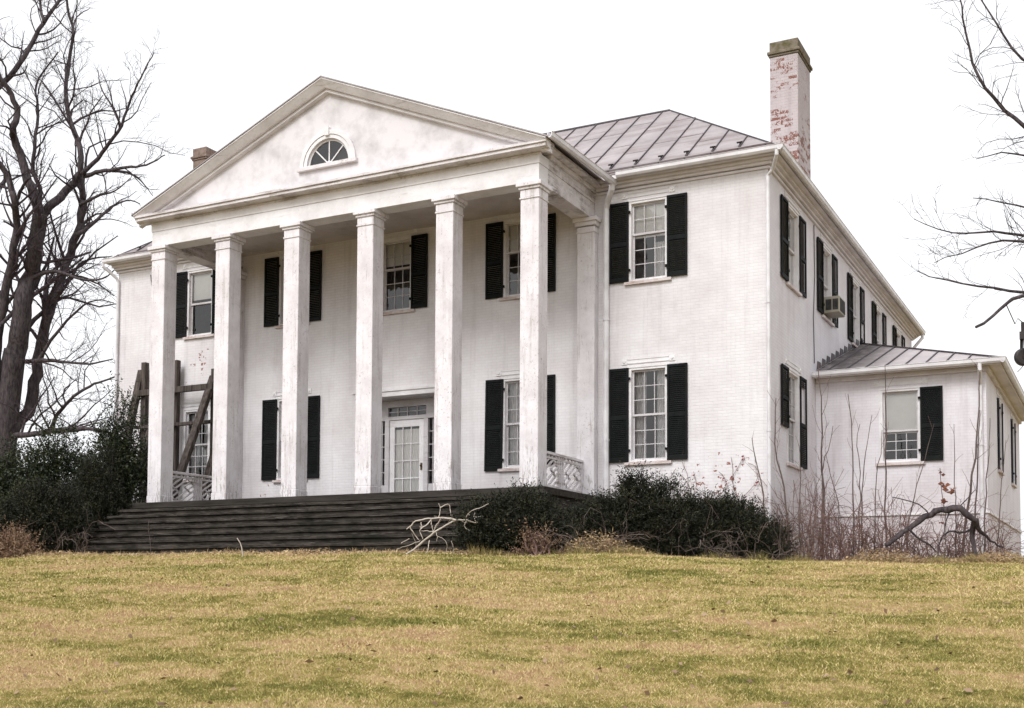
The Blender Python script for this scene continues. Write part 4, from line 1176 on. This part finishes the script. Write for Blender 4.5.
# ------------------------------------------------------------------ bare saplings by the wing
SAP = [
 ([(789,545),(786,500),(779,470),(775,438),(776,398)], 26.8, .022, 'pale leaning sapling at the brick corner of the main house', 5),
 ([(822,545),(823,500),(822,440),(821,400),(818,362)], 28.4, .024, 'tall straight sapling rising to the left end of the wing gutter', 4),
 ([(822,500),(823,469),(829,448),(833,426)], 28.3, .016, 'forked sapling curving right beside the tall straight one left of the wing', 4),
 ([(853,545),(853,500),(852,440),(848,394)], 28.0, .018, 'tall single stem in front of the blank wing wall left of the window', 2),
 ([(859,545),(860,475),(857,437),(860,424)], 28.2, .015, 'wavy stem with a hooked tip in front of the wing wall', 2),
 ([(862,545),(862,480),(867,445),(872,415)], 28.4, .015, 'slanting stem just left of the wing window', 2),
 ([(886,545),(885,480),(886,420),(885,365)], 28.2, .020, 'tall upright stem crossing the left edge of the wing window', 2),
 ([(874,545),(876,490),(880,455),(882,430)], 28.6, .014, 'thin stem below the left corner of the wing window', 3),
 ([(955,545),(955,490),(954,450),(954,424)], 28.6, .013, 'thin upright stem right of the single black wing shutter', 2),
 ([(905,545),(912,505),(924,462),(934,424)], 28.0, .013, 'long slanting stem crossing below the single black wing shutter', 2),
 ([(962,552),(968,505),(976,450),(979,400),(980,372)], 28.2, .026, 'thick vine climbing the downspout at the wing corner', 3),
 ([(973,552),(976,500),(978,450),(980,410)], 28.3, .020, 'second thick stem curving up close to the wing downspout', 3),
 ([(984,548),(986,495),(989,450),(990,418)], 28.6, .016, 'thin stem just right of the wing corner', 2),
 ([(769,545),(763,495),(757,465),(752,438)], 26.4, .020, 'dark sapling leaning left over the end of the yew bush', 6),
 ([(799,545),(800,510),(800,468),(799,445)], 27.0, .015, 'sapling in front of the lower side window with the broken shutter', 4),
 ([(840,548),(838,505),(832,480),(826,455)], 27.6, .014, 'sapling leaning left at the inner corner of wing and house', 5),
 ([(996,548),(1000,505),(1003,470),(1006,440)], 29.0, .013, 'stem below the blue black side shutters of the wing', 3),
]
for L, d, r_, lab, nb in SAP:
    b = at(L[0][0], L[0][1], d); b[2] = gz(b[0], b[1])-.03
    o = tag(thing('bare_sapling', lab, 'sapling', b, 'bare saplings around the wing'), lab, 'sapling', 'bare saplings around the wing')
    g_ = [Vector(b)]+[Vector(at(p[0], p[1], d+rng.uniform(-.1, .1))) for p in L[1:]]
    q = resample(g_, 12)
    for i in range(1, 11): q[i] = q[i]+vrand(.012)
    mb = MB(); r_ *= 1.4
    mb.tube(q, [r_*(1-.68*i/11) for i in range(12)], 6); mb.build('stem', M['sapl'], o)
    mb = MB(); grow(mb, q, r_*.8, r_*.25, 2, nb*.6, up=.3, spread=.7, start=.15, lenf=.24, minr=.005, maxlen=.8); mb.build('twigs', M['cane'], o)

def thicket(label, px0, px1, d0, d1, n, h, name='bramble_thicket', mat='cane', arch=1.0):
    b = at((px0+px1)/2, 550, (d0+d1)/2); b[2] = gz(b[0], b[1])
    o = thing(name, label, 'brambles', b, 'bramble thickets round the wing')
    mb = MB()
    for i in range(n):
        p = at(rng.uniform(px0, px1), 550, rng.uniform(d0, d1)); p[2] = gz(p[0], p[1])-.02
        p = Vector(p); hh = h*rng.uniform(.12, 1.25)*(.55+.45*math.sin(p.x*2.3+1)**2); a = rng.uniform(0, 6.28)
        ou = Vector((math.cos(a), math.sin(a), 0))*rng.uniform(.1, 1.25)*arch
        q = [p, p+ou*.2+Vector((0,0,hh*.5)), p+ou*.6+Vector((0,0,hh*.9)), p+ou*1.1+Vector((0,0,hh*rng.uniform(.5, 1.1)))]
        q = resample(q, 9)
        for k in range(1, 9): q[k] = q[k]+vrand(.035)
        r0 = rng.uniform(.006, .013)
        mb.tube(q, [r0*(1-.07*k) for k in range(9)], 3, cap=False)
        grow(mb, q, r0, r0*.4, 1, 3.0, up=.1, spread=.9, start=.25, lenf=.3, minr=.0035, maxlen=.5)
    mb.build('canes', M[mat], o)
    return o
thicket('reddish bramble thicket at the inner corner between main house and wing', 770, 850, 26.2, 28.4, 170, 1.9)
thicket('reddish bramble thicket below the wing window', 845, 925, 27.2, 29.0, 170, 1.6)
thicket('thin bramble thicket behind the fallen limb at the wing corner', 925, 1005, 27.8, 29.4, 130, 1.3)
thicket('grey tangle of canes straggling in front of the right end of the yews', 690, 792, 23.9, 25.6, 90, 1.15, mat='sapl')
thicket('dead vine tangle on the ground in front of the middle yew bush', 545, 610, 23.0, 24.4, 110, .55, mat='sapl')
thicket('thin dry canes standing among the yews under the lower front window', 600, 700, 24.4, 25.2, 26, 1.25, mat='sapl', arch=.5)
thicket('dry stalk tangle at the far left among the evergreen shrubs', 5, 90, 28.0, 29.2, 40, .8, mat='sapl')

# ---- vine tendrils with red leaves on the right bay wall
vb = (8.2, -.06, -1.45)
vn = thing('climbing_vine', 'thin leafless vine with a few red leaves on the wall below the lower right window', 'vine', vb)
mb = MB(); lv = []
for i in range(9):
    x = 7.9+.28*i; q = [Vector((x*.5+4.2, -.05, -1.4))]
    z = -1.4
    for k in range(9):
        z += rng.uniform(.12, .34); x += rng.gauss(.02, .12)
        q.append(Vector((x, -.03-.02*rng.random(), z)))
        if z > .2 and rng.random() < .3: lv.append(q[-1])
    mb.tube(resample(q, 20), .006, 3, cap=False)
    grow(mb, [Vector(p) for p in q], .006, .003, 1, 1.5, up=.2, lenf=.2, minr=.0025, maxlen=.5)
mb.build('stems', M['cane'], vn)
M['redleaf'] = plain('red_vine_leaf', (0.13, 0.02, 0.025), (0.22, 0.05, 0.05), 9.0)
mb = MB()
for p in lv:
    for k in range(2):
        c = p+Vector((rng.gauss(0,.05), -.03, rng.gauss(0,.05))); s_ = rng.uniform(.02, .045)
        mb.add([c+Vector((-s_,0,0)), c+Vector((0,-.01,-s_*.8)), c+Vector((s_,0,.01)), c+Vector((0,.005,s_*.7))], [(0,1,2,3)])
mb.build('leaves', M['redleaf'], vn)

# ---- fallen limb
fl_ = [(886,545),(905,531),(926,516),(944,511),(958,509),(970,517),(979,530),(990,541),(1003,549)]
d_ = 27.0
b = at(940, 550, d_); b[2] = gz(b[0], b[1])
fo = thing('fallen_limb', 'dark crooked fallen limb arching over the ground before the wing corner', 'fallen branch', b)
q = resample([Vector(at(p[0], p[1], d_+.3*math.sin(i))) for i, p in enumerate(fl_)], 26)
mb = MB(); rad = [.085-.0006*i*i*.5 if i < 14 else .085-.06-.0012*(i-14) for i in range(26)]
rad = [(.045+.032*math.sin(min(1, i/13)*1.57) if i < 15 else max(.02, .077-.006*(i-14)))*rng.uniform(.82, 1.18) for i in range(26)]
q = [p+vrand(.02) for p in q]
mb.tube(q, rad, 9); mb.build('limb', M['bark'], fo, smooth=True)
mb = MB()
for L, r_ in (([(908,528),(918,538),(930,545),(936,552)], .03), ([(975,520),(972,535),(976,555)], .075), ([(976,527),(962,533),(950,531),(940,540),(938,556)], .03), ([(950,511),(945,525),(944,540)], .018), ([(958,508),(966,500),(975,490)], .015), ([(930,515),(920,505),(905,500),(892,497)], .018)):
    qq = resample([Vector(at(p[0], p[1], d_+rng.uniform(-.2, .3))) for p in L], 8)
    mb.tube(qq, [r_*(1-.07*i) for i in range(8)], 6); grow(mb, qq, r_*.5, .004, 1, 2.0, up=.1, lenf=.5, minr=.004, maxlen=.4)
mb.build('side_branches', M['bark'], fo)
# ---- sprig of rust leaves
b = at(944, 548, 27.6); b[2] = gz(b[0], b[1])
ro = thing('leafy_stem', 'thin stem holding a few withered rust orange leaves above the fallen limb', 'plant', b)
mb = MB(); stq = resample([Vector(b), Vector(at(946,520,27.6)), Vector(at(942,495,27.6)), Vector(at(940,468,27.6))], 9); mb.tube(stq, .009, 5); mb.build('stem', M['sapl'], ro)
LV = []
for (px, py, s_) in ((941,474,.10),(941,483,.10),(945,487,.09),(951,490,.12),(955,487,.09),(944,500,.11),(940,470,.06),(940,522,.06),(949,486,.09)):
    for k in range(4):
        c = np.array(at(px+rng.uniform(-2.5,2.5), py+rng.uniform(-3,3), 27.55+rng.uniform(-.1,.1)))
        n_ = np.array([rng.gauss(0,.5), -1, rng.gauss(0,.5)]); n_ /= np.linalg.norm(n_)
        u_ = np.cross(n_, [rng.gauss(0,.3), 0, 1]); u_ /= np.linalg.norm(u_); w2 = np.cross(n_, u_)
        s_ *= rng.uniform(.5, .9); LV.append([c+u_*s_, c+w2*s_*.5+n_*.04, c-u_*s_*1.0, c-w2*s_*.6-n_*.03])
np_mesh('leaves', np.array(LV), 4, M['rustleaf'], ro, np.random.RandomState(2).rand(len(LV)), origin=b)

# ---- bleached dead branch lying on the steps
d_ = 22.9
b = at(440, 552, d_); b[2] = gz(b[0], b[1])
do = thing('dead_branch', 'bleached forked dead branch lying against the front steps', 'fallen branch', b)
def dz(p, q0=d_): return Vector(at(p[0], p[1], q0))
mb = MB()
px = lambda x, y: (380+x*120/1024., 490+y*80/683.)
BR = [([(215,560),(280,515),(380,430),(480,350),(570,300),(650,258),(740,262),(830,280)], .026),
      ([(650,255),(560,238),(460,240),(340,255),(270,295),(230,335)], .020),
      ([(255,315),(300,385),(330,430)], .014), ([(440,260),(390,300),(340,345),(370,415)], .014), ([(440,260),(440,310),(460,355)], .013),
      ([(520,245),(480,300),(460,350)], .013), ([(460,355),(400,350),(350,350)], .011), ([(830,278),(800,225),(810,190)], .013), ([(800,230),(880,225)], .010),
      ([(735,265),(720,310),(770,350)], .010), ([(500,235),(515,150),(500,110)], .010), ([(515,150),(590,120),(605,215)], .012), ([(735,240),(765,190),(850,150),(930,115)], .009),
      ([(470,355),(490,400),(480,440)], .008), ([(420,430),(410,510),(385,545),(410,560)], .010), ([(340,430),(250,470),(150,500)], .009), ([(250,415),(180,455)], .010),
      ([(570,520),(560,440),(500,395)], .008), ([(625,560),(625,490),(610,440)], .011), ([(350,275),(352,330)], .009)]
for L, r_ in BR:
    off = rng.uniform(-.12, .12)
    q = resample([dz(px(*p), d_+off*(i > 0)) for i, p in enumerate(L)], 3*len(L))
    q = [p+vrand(.006) for p in q]
    r_ *= .8
    mb.tube(q, [r_*(1-.4*i/len(q))*rng.uniform(.85, 1.15) for i in range(len(q))], 5)
    grow(mb, q, r_*.6, .004, 1, 3.5, up=.0, spread=.9, lenf=.3, minr=.0045, maxlen=.3, kink=.25)
mb.build('branches', M['pale'], do)
for (lab, L, r_, d2) in (('short white stick poking up from the lawn before the steps', [(243,553),(241,545),(237,538)], .016, 24.6),
                         ('dry weed stalk standing before the left part of the steps', [(151,553),(150,540),(148,528),(149,520)], .008, 27.0)):
    b = at(L[0][0], L[0][1], d2); b[2] = gz(b[0], b[1])-.01
    mb = MB(); q = [Vector((0,0,0))]+[Vector(at(p[0], p[1], d2))-Vector(b) for p in L[1:]]; q = resample(q, 7)
    mb.tube(q, [r_*(1-.08*i) for i in range(7)], 5)
    if 'weed' in lab: grow(mb, q, r_, .003, 1, 9, up=.4, lenf=.35, minr=.004, maxlen=.3)
    o = mb.build('stick' if 'stick' in lab else 'weed_stalk', M['pale'] if 'stick' in lab else M['sapl'])
    o.location = tuple(b); tag(o, lab, 'stick' if 'stick' in lab else 'weed')

# ---- litter of dead leaves and straw along the foot of the bushes
def litter():
    r_ = np.random.RandomState(21)
    n = 42000
    pxs = r_.uniform(455, 1060, n); dd = np.where(pxs < 620, 22.9, 24.3)+np.clip((pxs-780)/140, 0, 1)*2.4+np.abs(r_.normal(size=n))*.55
    lf = r_.rand(n) < .22
    pxs = np.where(lf, r_.uniform(-60, 470, n), pxs); dd = np.where(lf, 26.0+r_.normal(size=n)*.5+np.clip((250-pxs)/250, 0, 1)*2.2-.012*np.clip(pxs-250, 0, 300), dd)
    P = CAM[None]+dd[:, None]*(F[None]+R[None]*((pxs-512)/FPX)[:, None])
    hmp = .24*np.clip(np.sin(pxs*.045)+np.sin(pxs*.021+1)+.3, 0, 2)*r_.rand(n)
    hmp = np.where(lf, hmp*.25, hmp)
    P[:, 2] = gz(P[:, 0], P[:, 1])+.005+hmp*r_.rand(n)
    a = r_.normal(size=(n, 3)); a[:, 2] *= .5; a /= np.linalg.norm(a, axis=1)[:, None]
    s_ = np.cross(a, r_.normal(size=(n, 3))); s_ /= np.linalg.norm(s_, axis=1)[:, None]
    straw = r_.rand(n) < .6
    l = np.where(straw, .06+.10*r_.rand(n), .03+.03*r_.rand(n)); wd = np.where(straw, .005, .018+.012*r_.rand(n))
    V = np.stack([P, P+a*(l*.5)[:, None]-s_*wd[:, None], P+a*l[:, None], P+a*(l*.5)[:, None]+s_*wd[:, None]], 1)
    k = ~((np.abs(P[:, 0]) < 6.15) & (P[:, 1] > -6.2))
    o = np_mesh('leaf_litter', V[k], 4, M['straw'], rnd=r_.rand(n)[k])
    o['kind'] = 'stuff'; tag(o, 'brown dead leaves and straw along the foot of the bushes', 'leaf litter')
litter()

# ---- rank uncut grass along the foot of the bushes and the wing
def tall_grass():
    r_ = np.random.RandomState(33)
    n = 15000
    pxs = r_.uniform(470, 1080, n)
    cl = .5+.5*np.sin(pxs*.11+2*np.sin(pxs*.033))
    dd = np.where(pxs < 620, 22.8, 24.0)+np.clip((pxs-770)/130, 0, 1)*2.7+np.abs(r_.normal(size=n))*.35
    P = CAM[None]+dd[:, None]*(F[None]+R[None]*((pxs-512)/FPX)[:, None])
    P[:, 2] = gz(P[:, 0], P[:, 1])-.01
    h = (.05+.16*r_.rand(n)**2)*(.35+1.1*cl)
    a = r_.rand(n)*6.28; wd = .004+.004*r_.rand(n)
    sd = np.column_stack([np.cos(a), np.sin(a), np.zeros(n)])*wd[:, None]
    b = r_.rand(n)*6.28; ln = h*(.2+.9*r_.rand(n))
    tip = P+np.column_stack([np.cos(b)*ln, np.sin(b)*ln, h])
    o = np_mesh('tall_grass', np.stack([P-sd, P+sd, tip], 1), 3, M['tallgrass'], rnd=r_.rand(n))
    o['kind'] = 'stuff'; tag(o, 'uncut straw and green grass along the foot of the bushes and the wing', 'grass')
tall_grass()

# ---- a few blown leaves on the lawn
def blown():
    r_ = np.random.RandomState(8)
    n = 650
    d = 6.8*np.power(26/6.8, r_.rand(n)); lat = (r_.rand(n)-.5)*1.1*d
    P = CAM[None, :2]+d[:, None]*F[None, :2]+lat[:, None]*_r[None, :2]
    P = P[(P[:, 1] < -7)]; n = len(P)
    c = np.column_stack([P, gz(P[:, 0], P[:, 1])+.02+.015*r_.rand(n)])
    a = r_.normal(size=(n, 3)); a[:, 2] *= .35; a /= np.linalg.norm(a, axis=1)[:, None]
    b = np.cross(a, np.array([0, 0, 1.])+r_.normal(size=(n, 3))*.4); b /= np.linalg.norm(b, axis=1)[:, None]
    l = (.018+.028*r_.rand(n))[:, None]
    o = np_mesh('blown_leaves', np.stack([c-a*l, c-b*l*.55, c+a*l, c+b*l*.6+np.array([0, 0, .01])], 1), 4, M['dry'], rnd=r_.rand(n))
    o['kind'] = 'stuff'; tag(o, 'scattered brown dead leaves lying on the lawn', 'leaves')
blown()
